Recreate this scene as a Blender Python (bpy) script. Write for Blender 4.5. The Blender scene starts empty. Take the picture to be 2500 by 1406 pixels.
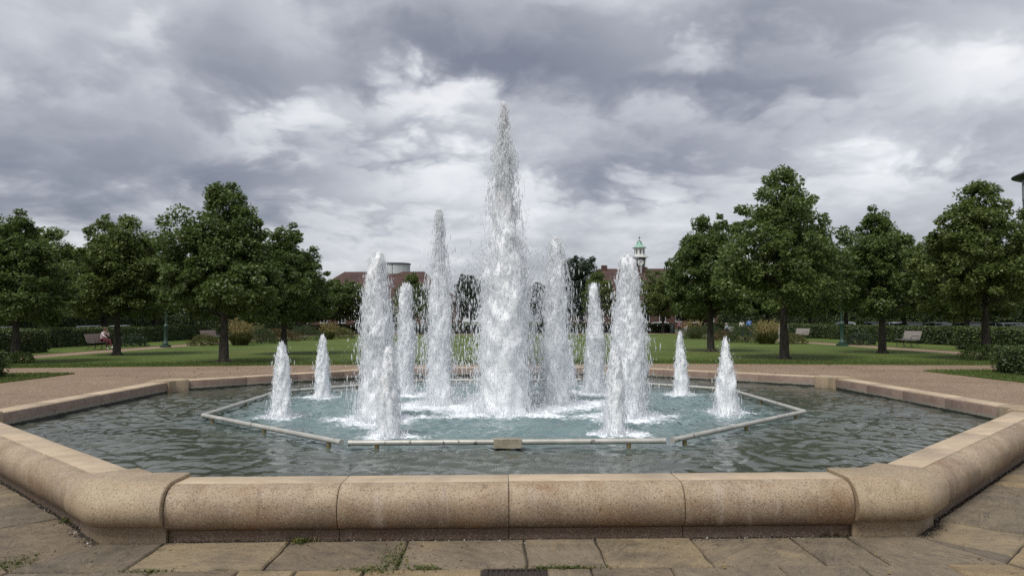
import bpy, bmesh, math, random
import numpy as np
from mathutils import Matrix, Vector, Euler, noise as mnoise
R = math.radians
rnd = random.Random(7)
S = bpy.context.scene
C = S.collection

# ------------------------------------------------------------------ camera
cam_d = bpy.data.cameras.new('camera'); cam = bpy.data.objects.new('camera', cam_d); C.objects.link(cam)
cam_d.sensor_width = 36.0; cam_d.lens = 26.28; cam_d.clip_end = 9000; cam_d.clip_start = 0.05
cam.matrix_world = (Matrix.Translation((-0.0843, -12.7465, 1.6)) @ Matrix.Rotation(-0.0167, 4, 'Z')
                    @ Matrix.Rotation(math.pi/2 + 0.0445, 4, 'X') @ Matrix.Rotation(-0.004, 4, 'Z'))
S.camera = cam

# ------------------------------------------------------------------ world: overcast stratocumulus over a Nishita sky
SUN_EL, SUN_AZ = R(58), R(212)      # azimuth clockwise from +Y: high, behind the camera and a little to the left
EXPO = 0.95
W = bpy.data.worlds.new('World'); S.world = W; W.use_nodes = True
nt = W.node_tree; N = nt.nodes; L = nt.links; N.clear()
def wn(t, **k):
    n = N.new(t)
    for a, b in k.items(): setattr(n, a, b)
    return n
def wmath(op, a, b=None, clamp=False):
    n = N.new('ShaderNodeMath'); n.operation = op; n.use_clamp = clamp
    for i, v in enumerate((a, b)):
        if v is None: continue
        if isinstance(v, (int, float)): n.inputs[i].default_value = v
        else: L.new(v, n.inputs[i])
    return n.outputs[0]
out = wn('ShaderNodeOutputWorld'); bg = wn('ShaderNodeBackground'); L.new(bg.outputs[0], out.inputs[0])
bg.inputs[1].default_value = 0.1
W.cycles.sampling_method = 'MANUAL'; W.cycles.sample_map_resolution = 128
sky = wn('ShaderNodeTexSky'); sky.sky_type = 'NISHITA'; sky.sun_disc = False
sky.sun_elevation = SUN_EL; sky.sun_rotation = SUN_AZ
tc = wn('ShaderNodeTexCoord'); sp = wn('ShaderNodeSeparateXYZ'); L.new(tc.outputs['Generated'], sp.inputs[0])
X, Y, Z = sp.outputs
zc = wmath('MAXIMUM', Z, 0.0); den = wmath('ADD', zc, 0.30)
cu = wmath('DIVIDE', X, den); cv = wmath('DIVIDE', Y, den)
cmb = wn('ShaderNodeCombineXYZ'); L.new(cu, cmb.inputs[0]); L.new(cv, cmb.inputs[1])
def noise(vec, scale, detail, rough=.5, dist=0.0, w=None):
    n = wn('ShaderNodeTexNoise'); n.noise_dimensions = '3D'
    L.new(vec, n.inputs['Vector']); n.inputs['Scale'].default_value = scale; n.inputs['Detail'].default_value = detail
    n.inputs['Roughness'].default_value = rough; n.inputs['Distortion'].default_value = dist
    return n.outputs[0]
def shift(vec, v, s=(1, 1, 1)):
    n = wn('ShaderNodeMapping'); L.new(vec, n.inputs[0]); n.inputs['Location'].default_value = v; n.inputs['Scale'].default_value = s
    return n.outputs[0]
n_mid = noise(shift(cmb.outputs[0], (8.3, 4.4, 2)), 1.9, 8, .56, .1)
vw = wn('ShaderNodeVectorMath', operation='MULTIPLY_ADD'); vw.inputs[0].default_value = (0, 0, 0)
nmc = n_mid.node; L.new(nmc.outputs[1], vw.inputs[0]); vw.inputs[1].default_value = (.38, .38, 0); L.new(cmb.outputs[0], vw.inputs[2])
vo = wn('ShaderNodeTexVoronoi', voronoi_dimensions='2D', feature='SMOOTH_F1'); L.new(vw.outputs[0], vo.inputs['Vector']); vo.inputs['Scale'].default_value = 4.2
vo.inputs['Detail'].default_value = 3.0; vo.inputs['Roughness'].default_value = .55; vo.inputs['Lacunarity'].default_value = 2.2; vo.inputs['Smoothness'].default_value = .35; vo.normalize = True
n_fine = vo.outputs['Distance']
# where the cloud bank in view is thick or thin (directions as x/y and z/y)
Yp = wmath('MAXIMUM', Y, 0.05)
wm_ = wmath('MULTIPLY_ADD', n_mid, 0.44); wm_.node.inputs[2].default_value = -0.22
U2 = wmath('ADD', wmath('DIVIDE', X, Yp), wm_)
wf_ = wmath('MULTIPLY_ADD', n_fine, 0.20); wf_.node.inputs[2].default_value = -0.07
V2 = wmath('ADD', wmath('DIVIDE', Z, Yp), wf_)
uv = wn('ShaderNodeCombineXYZ'); L.new(U2, uv.inputs[0]); L.new(V2, uv.inputs[1])
front = wmath('MULTIPLY', wmath('SUBTRACT', Y, 0.15, True), 4.0, True)
blobs = [  # pixel x, y, half sizes, weight (+ thick and dark, - thin and bright)
    (100, 170, 420, 150, .42), (590, 190, 330, 170, .55), (150, 430, 560, 190, .85), (680, 455, 260, 110, .50),
    (1080, 120, 420, 130, .72), (1460, 150, 380, 150, .55), (1930, 60, 480, 110, .55), (1850, 215, 420, 95, .75),
    (1600, 420, 420, 85, .6), (900, 320, 220, 75, .45), (2330, 340, 260, 110, .20), (1500, 590, 300, 55, .25),
    (270, 85, 160, 70, -.35), (790, 90, 220, 130, -.45), (690, 330, 300, 90, -.55), (1080, 255, 330, 95, -.75), (1010, 440, 280, 85, -.40),
    (1330, 480, 420, 130, -.5), (1690, 110, 150, 80, -.6), (2360, 200, 330, 120, -.45), (1150, 590, 600, 70, -.45), (2120, 460, 420, 80, -.40)]
tot = None
for px, py, sx, sy, w in blobs:
    u0 = (px - 1219.5)/1825; v0 = (784 - py)/1825
    n = wn('ShaderNodeVectorMath', operation='MULTIPLY_ADD'); L.new(uv.outputs[0], n.inputs[0])
    n.inputs[1].default_value = (1825/sx, 1825/sy, 0); n.inputs[2].default_value = (-u0*1825/sx, -v0*1825/sy, 0)
    l_ = wn('ShaderNodeVectorMath', operation='LENGTH'); L.new(n.outputs[0], l_.inputs[0])
    g = wn('ShaderNodeMapRange', interpolation_type='SMOOTHSTEP'); L.new(l_.outputs['Value'], g.inputs[0])
    for i_, q_ in enumerate((0., 1.15, w, 0.)): g.inputs[i_+1].default_value = q_
    tot = g.outputs[0] if tot is None else wmath('ADD', tot, g.outputs[0])
tot = wmath('MULTIPLY', tot, wmath('MULTIPLY', front, .85))
d = wmath('MULTIPLY_ADD', n_mid, 1.75); L.new(tot, d.node.inputs[2])
d2 = wmath('MULTIPLY_ADD', n_fine, 0.75); L.new(d, d2.node.inputs[2])
d = wmath('MULTIPLY_ADD', d2, 0.64); d.node.inputs[2].default_value = -0.235; d.node.use_clamp = True
ramp = wn('ShaderNodeValToRGB'); L.new(d, ramp.inputs[0]); cr = ramp.color_ramp
def s2l(c): return tuple((x/12.92 if x <= .04045 else ((x+.055)/1.055)**2.4) for x in [v/255 for v in c])
stops = [(0.0, (247, 247, 248)), (.20, (228, 229, 232)), (.40, (199, 201, 207)), (.60, (169, 171, 180)), (.80, (146, 149, 160)), (1, (126, 130, 143))]
cr.elements[0].position = 0; cr.elements[1].position = 1
for p, c in stops[1:-1]: cr.elements.new(p)
for e, (p, c) in zip(cr.elements, stops):
    e.position = p; e.color = (*s2l(c), 1)
sc10 = wn('ShaderNodeVectorMath'); sc10.operation = 'SCALE'; L.new(ramp.outputs[0], sc10.inputs[0]); sc10.inputs['Scale'].default_value = 10.0/2**EXPO
mix = wn('ShaderNodeMix'); mix.data_type = 'RGBA'; mix.inputs['Factor'].default_value = 0.93
L.new(sky.outputs[0], mix.inputs['A']); L.new(sc10.outputs[0], mix.inputs['B']); L.new(mix.outputs['Result'], bg.inputs[0])

# ------------------------------------------------------------------ sun behind the cloud
sd = bpy.data.lights.new('sun', 'SUN'); sd.energy = 1.5; sd.angle = R(30); sd.color = (1.0, .97, .92)
sun = bpy.data.objects.new('sun', sd); C.objects.link(sun)
sdir = Vector((math.sin(SUN_AZ)*math.cos(SUN_EL), math.cos(SUN_AZ)*math.cos(SUN_EL), math.sin(SUN_EL)))
sun.rotation_euler = (-sdir).to_track_quat('-Z', 'Y').to_euler(); sun.location = sdir*60

S.view_settings.view_transform = 'Standard'; S.view_settings.look = 'None'
S.view_settings.exposure = EXPO; S.view_settings.gamma = 1.0; S.view_settings.use_curve_mapping = False
S.render.engine = 'CYCLES'; S.cycles.max_bounces = 8; S.cycles.diffuse_bounces = 6; S.cycles.glossy_bounces = 3; S.cycles.transmission_bounces = 6; S.cycles.transparent_max_bounces = 8; S.cycles.use_denoising = False
S.cycles.caustics_reflective = False; S.cycles.caustics_refractive = False; S.cycles.sample_clamp_indirect = 4

# ------------------------------------------------------------------ materials
M = {}
class MB:
    """small node helper"""
    def __init__(s, name):
        s.m = bpy.data.materials.new(name); s.m.use_nodes = True; s.nt = s.m.node_tree; s.n = s.nt.nodes; s.l = s.nt.links
        s.b = s.n['Principled BSDF']; s.out = s.n['Material Output']; M[name] = s.m
    def add(s, t, **k):
        n = s.n.new(t)
        for a, b in k.items(): setattr(n, a, b)
        return n
    def put(s, sock, v):
        if isinstance(v, bpy.types.NodeSocket): s.l.new(v, sock)
        elif isinstance(v, tuple) and len(v) == 3 and sock.type == 'RGBA': sock.default_value = (*v, 1)
        else: sock.default_value = v
    def pos(s): return s.add('ShaderNodeNewGeometry').outputs['Position']
    def objc(s): return s.add('ShaderNodeTexCoord').outputs['Object']
    def mapv(s, v, scale=(1, 1, 1), rot=(0, 0, 0), loc=(0, 0, 0)):
        n = s.add('ShaderNodeMapping'); s.l.new(v, n.inputs[0]); n.inputs['Scale'].default_value = scale; n.inputs['Rotation'].default_value = rot; n.inputs['Location'].default_value = loc
        return n.outputs[0]
    def noise(s, v, sc, det=4, ro=.5, di=0.):
        n = s.add('ShaderNodeTexNoise'); s.l.new(v, n.inputs['Vector']); n.inputs['Scale'].default_value = sc
        n.inputs['Detail'].default_value = det; n.inputs['Roughness'].default_value = ro; n.inputs['Distortion'].default_value = di
        return n.outputs[0]
    def vor(s, v, sc, feat='F1', o='Distance'):
        n = s.add('ShaderNodeTexVoronoi'); n.feature = feat; s.l.new(v, n.inputs['Vector']); n.inputs['Scale'].default_value = sc
        return n.outputs[o]
    def rng(s, v, a, b, c=0., d=1.):
        n = s.add('ShaderNodeMapRange'); s.l.new(v, n.inputs[0])
        for i, q in enumerate((a, b, c, d)): n.inputs[i+1].default_value = q
        return n.outputs[0]
    def math(s, op, a, b=0., clamp=False):
        n = s.add('ShaderNodeMath'); n.operation = op; n.use_clamp = clamp; s.put(n.inputs[0], a); s.put(n.inputs[1], b); return n.outputs[0]
    def mix(s, f, a, b, mode='MIX'):
        n = s.add('ShaderNodeMix'); n.data_type = 'RGBA'; n.blend_type = mode
        s.put(n.inputs['Factor'], f); s.put(n.inputs['A'], a); s.put(n.inputs['B'], b); return n.outputs['Result']
    def island(s): return s.add('ShaderNodeNewGeometry').outputs['Random Per Island']
    def objrand(s): return s.add('ShaderNodeObjectInfo').outputs['Random']
    def bump(s, h, strength=.3, dist=.01, chain=None):
        n = s.add('ShaderNodeBump'); s.put(n.inputs['Height'], h); n.inputs['Strength'].default_value = strength; n.inputs['Distance'].default_value = dist
        if chain is not None: s.l.new(chain, n.inputs['Normal'])
        s.l.new(n.outputs[0], s.b.inputs['Normal']); return n.outputs[0]
    def set(s, col, rough=.8, metal=0., spec=.5):
        s.put(s.b.inputs['Base Color'], col); s.put(s.b.inputs['Roughness'], rough); s.put(s.b.inputs['Metallic'], metal); s.put(s.b.inputs['Specular IOR Level'], spec); return s

def simple(name, col, rough=.7, metal=0., var=.15, sc=6., bump=.0, spec=.5):
    m = MB(name); p = m.objc(); n = m.noise(p, sc, 5)
    c = m.mix(m.rng(n, .3, .7), tuple(x*(1-var) for x in col), tuple(min(1, x*(1+var)) for x in col))
    m.set(c, rough, metal, spec)
    if bump: m.bump(m.noise(p, sc*6, 4), bump, .01)
    return m

# granite of the basin: speckled, stained with rust where water has run
def granite(name, base, light, speck, stain, stain_shade_amt):
    m = MB(name); p = m.pos(); rr = m.objrand()
    c = m.mix(m.rng(m.noise(p, 3.2, 5, .6), .3, .7), base, light)
    c = m.mix(m.math('MULTIPLY', m.math('ADD', rr, -.35), .5, True), c, tuple(x*.72 for x in base))
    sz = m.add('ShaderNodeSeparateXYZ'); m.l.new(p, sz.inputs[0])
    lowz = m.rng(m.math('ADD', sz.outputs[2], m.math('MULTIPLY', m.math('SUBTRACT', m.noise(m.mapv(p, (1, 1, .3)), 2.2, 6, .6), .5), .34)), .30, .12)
    c = m.mix(m.math('MULTIPLY', lowz, stain_shade_amt), c, (.34*base[0], .29*base[1], .27*base[2]))      # splash-zone grime plus painted shade of the lower stone, with a ragged upper edge
    st = m.rng(m.noise(m.mapv(p, (1.1, 1.1, .8)), 1.5, 6, .62, .6), .47, .68)
    c = m.mix(m.math('MULTIPLY', st, stain_shade_amt), c, stain)
    grey = m.rng(m.noise(m.mapv(p, (1, 1, 1), loc=(7, 3, 1)), 2.3, 6, .65), .5, .75)
    c = m.mix(m.math('MULTIPLY', grey, .35), c, (.20, .17, .15))
    run = m.rng(m.noise(m.mapv(p, (7, 7, .5)), 1.0, 5, .6, .2), .58, .72); c = m.mix(m.math('MULTIPLY', run, .38), c, (.52, .48, .42))
    run2 = m.rng(m.noise(m.mapv(p, (9, 9, .45), loc=(3, 8, 2)), 1.0, 5, .6, .2), .60, .72); c = m.mix(m.math('MULTIPLY', run2, .5), c, (.10, .075, .05))
    v = m.vor(p, 150, o='Color'); vs = m.add('ShaderNodeSeparateColor'); m.l.new(v, vs.inputs[0])
    dark = m.rng(vs.outputs[0], .70, .92); c = m.mix(m.math('MULTIPLY', dark, .7), c, speck)
    lt = m.rng(vs.outputs[1], .80, .97); c = m.mix(m.math('MULTIPLY', lt, .35), c, (.62, .54, .46))
    fine = m.noise(p, 160, 3, .6); c = m.mix(.35, c, m.mix(m.rng(fine, .3, .7), (.12, .09, .07), (.6, .5, .42)), 'OVERLAY')
    m.set(c, .62, 0, .35)
    m.bump(m.math('ADD', m.noise(p, 130, 4, .7), m.math('MULTIPLY', m.noise(p, 9, 3), 1.2)), .35, .004)
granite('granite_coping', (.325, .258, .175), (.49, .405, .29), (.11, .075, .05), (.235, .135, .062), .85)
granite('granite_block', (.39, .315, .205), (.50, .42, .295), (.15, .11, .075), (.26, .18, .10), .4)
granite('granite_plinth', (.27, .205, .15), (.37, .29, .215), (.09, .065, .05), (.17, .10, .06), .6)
# smooth-sawn upper bed of the coping
m = MB('granite_top'); p = m.pos()
c = m.mix(m.rng(m.noise(p, 4, 6, .6), .3, .7), (.42, .335, .235), (.54, .45, .335))
c = m.mix(m.math('MULTIPLY', m.rng(m.noise(p, 1.4, 6, .65, .4), .48, .68), .55), c, (.26, .22, .18))
c = m.mix(.3, c, m.mix(m.rng(m.noise(p, 220, 2), .3, .7), (.2, .16, .12), (.75, .68, .58)), 'OVERLAY')
m.set(c, .7, 0, .3); m.bump(m.noise(p, 170, 3, .7), .15, .003)
# pale algae-stained inner face
m = MB('granite_inner'); p = m.pos(); sx = m.add('ShaderNodeSeparateXYZ'); m.l.new(p, sx.inputs[0])
c = m.mix(m.rng(m.noise(p, 5, 6, .6), .3, .7), (.20, .135, .105), (.30, .22, .175))
edge = m.math('ADD', sx.outputs[2], m.math('MULTIPLY', m.math('SUBTRACT', m.noise(p, 9, 5, .7), .5), .06))
c = m.mix(m.rng(edge, .272, .262), c, (.25, .225, .18)); c = m.mix(m.rng(edge, .232, .222), c, (.022, .024, .016))  # dark waterline band, with the overhang's shadow painted into it
m.set(c, .6); m.bump(m.noise(p, 60, 4), .2, .004)

# riven flagstones: each stone its own tint
m = MB('flagstone'); p = m.pos(); rr = m.objrand()
hue = m.add('ShaderNodeValToRGB'); m.l.new(rr, hue.inputs[0]); e = hue.color_ramp.elements
e[0].position = 0; e[0].color = (.21, .155, .10, 1); e[1].position = 1; e[1].color = (.30, .215, .115, 1)
for q, cc in ((.25, (.15, .125, .10)), (.45, (.35, .275, .17)), (.62, (.20, .165, .13)), (.8, (.38, .29, .16))):
    x = e.new(q); x.color = (*cc, 1)
hg = m.mix(.15, hue.outputs[0], (.19, .175, .155))
rot = m.add('ShaderNodeVectorRotate'); rot.rotation_type = 'Z_AXIS'; m.l.new(p, rot.inputs['Vector']); m.l.new(m.math('MULTIPLY', rr, 7.0), rot.inputs['Angle'])
pr = rot.outputs[0]
n1 = m.noise(m.mapv(pr, (1.0, 3.2, 1)), 2.2, 8, .62, .8)
c = m.mix(m.rng(n1, .3, .72), m.mix(.55, hg, (.09, .08, .068)), hg)
c = m.mix(m.math('MULTIPLY', m.rng(m.noise(p, 1.6, 7, .7, .3), .50, .68), .8), c, (.075, .066, .055))
c = m.mix(m.math('MULTIPLY', m.rng(m.noise(pr, 2.6, 5, .6), .55, .72), .45), c, (.33, .26, .15))
c = m.mix(m.math('MULTIPLY', m.rng(m.vor(p, 70), .16, .05), .35), c, (.36, .33, .28))
c = m.mix(.6, c, m.mix(m.rng(m.noise(p, 85, 5, .8), .3, .7), (.12, .1, .09), (.78, .74, .66)), 'OVERLAY')
rv = m.noise(m.mapv(pr, (1, 2.6, 1), loc=(3, 1, 0)), 1.7, 7, .6, .7)
fr_ = m.math('FRACT', m.math('MULTIPLY', rv, 8.0)); ln_ = m.math('MULTIPLY', m.rng(fr_, .09, .0), m.rng(m.noise(p, 3.1, 4), .42, .60))
c = m.mix(m.math('MULTIPLY', ln_, .85), c, (.045, .036, .028))
c = m.mix(m.math('MULTIPLY', m.rng(fr_, .0, 1.), .28), c, m.mix(.5, c, (.45, .36, .22)))
m.set(c, .78, 0, .3)
lay = m.add('ShaderNodeTexWave'); lay.wave_type = 'BANDS'; m.l.new(m.mapv(pr, (1, 1, 1)), lay.inputs[0]); lay.inputs['Scale'].default_value = .9
lay.inputs['Distortion'].default_value = 9; lay.inputs['Detail'].default_value = 4; lay.inputs['Detail Roughness'].default_value = .6
step = m.add('ShaderNodeMath', operation='SNAP'); m.l.new(m.noise(m.mapv(pr, (1, 2.4, 1)), 1.9, 6, .6, .6), step.inputs[0]); step.inputs[1].default_value = .11
b1 = m.bump(m.math('ADD', m.math('MULTIPLY', m.math('FLOOR', m.math('MULTIPLY', rv, 8.0)), .28), m.math('MULTIPLY', lay.outputs[1], .2)), .9, .05)
m.bump(m.noise(p, 45, 6, .75), .7, .012, b1)

m = MB('soil'); p = m.pos(); m.set(m.mix(m.noise(p, 30, 5), (.025, .02, .015), (.075, .06, .045)), .95); m.bump(m.noise(p, 80, 4), .8, .02)
m = MB('grit'); r_ = m.island(); c = m.mix(r_, (.03, .024, .018), (.085, .068, .05)); m.set(m.mix(m.rng(r_, .93, .95), c, (.42, .40, .36)), .95)
m = MB('gravel'); p = m.pos()
c = m.mix(m.rng(m.noise(p, .55, 7, .65, .5), .3, .7), (.205, .155, .112), (.28, .218, .162))
c = m.mix(m.math('MULTIPLY', m.rng(m.noise(m.mapv(p, (1, .5, 1)), .33, 8, .7, 1), .52, .7), .55), c, (.155, .125, .10))
vc = m.add('ShaderNodeSeparateColor'); m.l.new(m.vor(p, 42, o='Color'), vc.inputs[0])
c = m.mix(.65, c, m.mix(vc.outputs[0], (.18, .16, .14), (.82, .76, .7)), 'OVERLAY')
m.set(c, .9, 0, .2); m.bump(m.vor(p, 42), .5, .012)
m = MB('lawn'); p = m.pos()
c = m.mix(m.rng(m.noise(p, .22, 6, .6, .4), .3, .7), (.064, .096, .019), (.112, .155, .034))
c = m.mix(m.math('MULTIPLY', m.rng(m.noise(p, .13, 6, .62, .5), .52, .68), .5), c, (.13, .13, .04))
c = m.mix(m.math('MULTIPLY', m.rng(m.noise(p, 1.3, 6, .65), .5, .75), .45), c, (.035, .05, .014))
c = m.mix(.55, c, m.mix(m.rng(m.noise(m.mapv(p, (1, .5, 1)), 26, 4, .7), .3, .7), (.15, .15, .12), (.8, .8, .7)), 'OVERLAY')
c = m.mix(m.math('MULTIPLY', m.rng(m.vor(p, 2.3), .05, .03), .6), c, (.28, .24, .12))
m.set(c, .85, 0, .2); m.bump(m.noise(p, 45, 4, .7), .8, .03)
m = MB('grass_blade'); r_ = m.island(); m.set(m.mix(r_, (.05, .08, .017), (.11, .145, .035)), .6, 0, .25)
m = MB('asphalt'); p = m.pos(); m.set(m.mix(m.noise(p, 3, 6), (.04, .04, .042), (.07, .068, .066)), .9)
m = MB('meadow'); p = m.pos(); m.set(m.mix(m.noise(p, .05, 6), (.035, .055, .016), (.06, .085, .025)), .9)

def leafmat(name, a, b, tip, rough=.45, trans=.25):
    m = MB(name); r_ = m.island(); o = m.objrand()
    c = m.mix(r_, a, b); c = m.mix(m.math('MULTIPLY', m.rng(r_, .86, 1.), .75), c, tip)
    c = m.mix(m.math('MULTIPLY', o, .3), c, tuple(x*.6 for x in a))
    m.set(c, rough, 0, .45)
    tr = m.add('ShaderNodeBsdfTranslucent'); m.l.new(m.mix(.5, c, (.10, .16, .02)), tr.inputs[0])
    ms = m.add('ShaderNodeMixShader'); ms.inputs[0].default_value = trans
    m.l.new(m.b.outputs[0], ms.inputs[1]); m.l.new(tr.outputs[0], ms.inputs[2]); m.l.new(ms.outputs[0], m.out.inputs[0])
leafmat('lime_leaf', (.080, .125, .036), (.172, .225, .068), (.36, .40, .15), .45, .40)
leafmat('lime_leaf_warm', (.090, .130, .035), (.190, .232, .068), (.38, .40, .15), .45, .40)
leafmat('dark_leaf', (.018, .034, .018), (.036, .058, .028), (.07, .10, .045), .5, .15)
leafmat('hedge_leaf', (.045, .072, .020), (.10, .138, .038), (.20, .24, .07), .5, .25)
leafmat('rust_leaf', (.06, .04, .02), (.12, .075, .03), (.18, .14, .05), .6)
leafmat('fine_green', (.035, .055, .02), (.07, .095, .035), (.11, .13, .05), .6)
leafmat('straw', (.24, .18, .07), (.38, .30, .13), (.48, .40, .20), .7)
leafmat('straw_green', (.08, .09, .03), (.17, .16, .05), (.28, .23, .08), .7)
leafmat('weed_leaf', (.07, .095, .025), (.17, .18, .05), (.40, .30, .08), .6)
leafmat('dead_leaf', (.12, .075, .03), (.30, .22, .08), (.45, .38, .16), .7)
leafmat('dry_grass', (.09, .06, .035), (.17, .11, .06), (.25, .18, .1), .8)
m = MB('bark'); p = m.objc()
c = m.mix(m.rng(m.noise(m.mapv(p, (1, 1, .25)), 14, 6, .65), .35, .65), (.022, .018, .014), (.085, .072, .058))
m.set(c, .9); m.bump(m.noise(m.mapv(p, (1, 1, .3)), 22, 5, .7), .9, .03)
simple('hedge_core', (.012, .018, .007), .9, sc=20)
simple('pipe_steel', (.34, .34, .32), .5, .0, .25, 9, .1)
m = MB('pipe_metal'); p = m.pos()
c = m.mix(m.rng(m.noise(p, 5, 5), .3, .7), (.38, .37, .33), (.52, .51, .46))
c = m.mix(m.math('MULTIPLY', m.rng(m.noise(p, 11, 5, .65), .61, .66), .75), c, (.06, .055, .05)); m.set(c, .42, .25)
m = MB('brass'); p = m.pos(); m.set(m.mix(m.noise(p, 20, 4), (.14, .11, .05), (.27, .21, .10)), .5, .3)
simple('box_metal', (.34, .30, .22), .55, .2, .25, 12)
simple('cast_iron', (.035, .026, .022), .65, .3, .3, 20, .2)
simple('dark_iron', (.02, .02, .02), .6, .4)
m = MB('bench_slat'); r_ = m.objrand(); p = m.objc(); m.set(m.mix(m.noise(m.mapv(p, (8, 1, 8)), 3, 5), m.mix(r_, (.12, .07, .06), (.2, .14, .12)), (.34, .29, .27)), .7)
m = MB('bench_grey'); r_ = m.objrand(); p = m.objc(); m.set(m.mix(m.noise(m.mapv(p, (8, 1, 8)), 3, 5), m.mix(r_, (.17, .15, .13), (.26, .23, .2)), (.38, .35, .32)), .7)
simple('lamp_green', (.022, .058, .042), .5, 0, .15)
simple('brick', (.085, .045, .035), .9, 0, .25, 3); simple('roof_tile', (.064, .033, .028), .85, 0, .35, .8)
simple('white_paint', (.72, .72, .69), .6, 0, .05); simple('stone_trim', (.45, .43, .39), .8)
simple('dark_panel', (.012, .013, .018), .4); simple('clad_white', (.55, .58, .58), .5, 0, .06)
simple('clad_grey', (.12, .13, .14), .5); simple('copper', (.25, .43, .345), .7, 0, .2, 2)
simple('slate_dark', (.035, .037, .045), .5); simple('glass_dark', (.02, .025, .03), .08, 0, .1, 2, 0, .8)
simple('tower_glass', (.07, .10, .11), .12, 0, .2, 2, 0, .8)
simple('tyre', (.015, .015, .015), .85); simple('rim_metal', (.35, .35, .36), .35, .8)
for nme, cc in dict(silver=(.42, .44, .46), white=(.75, .76, .77), black=(.012, .012, .014), grey=(.16, .17, .18), navy=(.015, .025, .06), red=(.3, .03, .02), blue=(.04, .12, .35)).items():
    mm = simple('car_'+nme, cc, .25, .3 if nme in ('silver', 'grey') else 0, .04); mm.b.inputs['Coat Weight'].default_value = .6
simple('lamp_lens', (.7, .7, .68), .15); simple('tail_red', (.35, .02, .02), .2)
simple('skin', (.50, .31, .23), .6); simple('hair_brown', (.06, .035, .02), .6); simple('hair_dark', (.015, .012, .012), .6); simple('hair_grey', (.3, .29, .28), .6)
for nme, cc in dict(pinkwhite=(.62, .50, .52), maroon=(.13, .022, .035), white=(.7, .7, .68), pink=(.5, .30, .38), black=(.015, .015, .018), blueshirt=(.10, .20, .48), paleblue=(.32, .40, .46), jeans=(.04, .06, .12), cream=(.55, .52, .45)).items():
    simple('cloth_'+nme, cc, .85)
simple('bin_dark', (.012, .022, .02), .5); simple('cabinet_grey', (.36, .37, .34), .7, 0, .1, 4)

# aerated water of the jets: white froth, clear where it is not broken up
def froth(name, clear):
    m = MB(name); p = m.objc(); sx = m.add('ShaderNodeSeparateXYZ'); m.l.new(p, sx.inputs[0])
    m.set((.93, .945, .96), .35, 0, .5)
    tr = m.add('ShaderNodeBsdfTranslucent'); tr.inputs[0].default_value = (.94, .955, .97, 1)
    ms = m.add('ShaderNodeMixShader'); ms.inputs[0].default_value = .12
    m.l.new(m.b.outputs[0], ms.inputs[1]); m.l.new(tr.outputs[0], ms.inputs[2])
    gl = m.add('ShaderNodeBsdfGlass'); gl.inputs['IOR'].default_value = 1.2; gl.inputs['Roughness'].default_value = .05; gl.inputs[0].default_value = (.93, .95, .96, 1)
    m2 = m.add('ShaderNodeMixShader')
    if clear: f = m.math('MAXIMUM', m.rng(m.math('ADD', sx.outputs[2], m.math('MULTIPLY', m.noise(p, 4, 3), .8)), clear[0]+.4, clear[1]+.4, 0, .35), .0)
    else: f = m.math('ADD', 0.0, 0.0)
    m.l.new(f, m2.inputs[0]); m.l.new(ms.outputs[0], m2.inputs[1]); m.l.new(gl.outputs[0], m2.inputs[2]); m.l.new(m2.outputs[0], m.out.inputs[0])
    m.bump(m.math('ADD', m.noise(m.mapv(p, (1, 1, .3)), 38, 5, .7), m.noise(p, 70, 4, .75)), .45, .02)
froth('froth', None); froth('froth_tall', (2.9, 3.9)); froth('froth_mid', (2.75, 3.3))
m = MB('spray'); m.set((.95, .96, .975), .3, 0, .4)
tr = m.add('ShaderNodeBsdfTranslucent'); tr.inputs[0].default_value = (.96, .97, .98, 1); ms = m.add('ShaderNodeMixShader'); ms.inputs[0].default_value = .5
m.l.new(m.b.outputs[0], ms.inputs[1]); m.l.new(tr.outputs[0], ms.inputs[2])
tp = m.add('ShaderNodeBsdfTransparent'); tp.inputs[0].default_value = (.97, .98, .99, 1); m2 = m.add('ShaderNodeMixShader'); m2.inputs[0].default_value = .32
m.l.new(ms.outputs[0], m2.inputs[1]); m.l.new(tp.outputs[0], m2.inputs[2]); m.l.new(m2.outputs[0], m.out.inputs[0])

m = MB('water'); p = m.pos()
fo = m.add('ShaderNodeAttribute'); fo.attribute_name = 'foam'; ae = m.add('ShaderNodeAttribute'); ae.attribute_name = 'aerated'
body = m.mix(m.rng(m.noise(p, .6, 4), .3, .7), (.050, .057, .043), (.085, .094, .074))
body = m.mix(ae.outputs['Fac'], body, m.mix(m.rng(m.noise(p, 1.6, 5, .6), .3, .7), (.10, .158, .164), (.175, .25, .25)))
fn = m.math('ADD', fo.outputs['Fac'], m.math('ADD', m.math('MULTIPLY', m.math('SUBTRACT', m.noise(p, 9, 6, .75, 1.2), .5), 1.7), m.math('MULTIPLY', m.math('SUBTRACT', m.noise(p, 38, 4, .7, .6), .5), .9)))
fmask = m.rng(fn, .50, .95)
col = m.mix(fmask, body, (.80, .84, .87))
m.set(col, m.rng(fmask, 0, 1, .04, .6), 0, .5); m.b.inputs['IOR'].default_value = 1.333
m.bump(m.math('ADD', m.noise(m.mapv(p, (1, 1.5, 1)), 11, 4, .55, .4), m.math('MULTIPLY', fmask, .6)), .12, .02)

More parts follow.
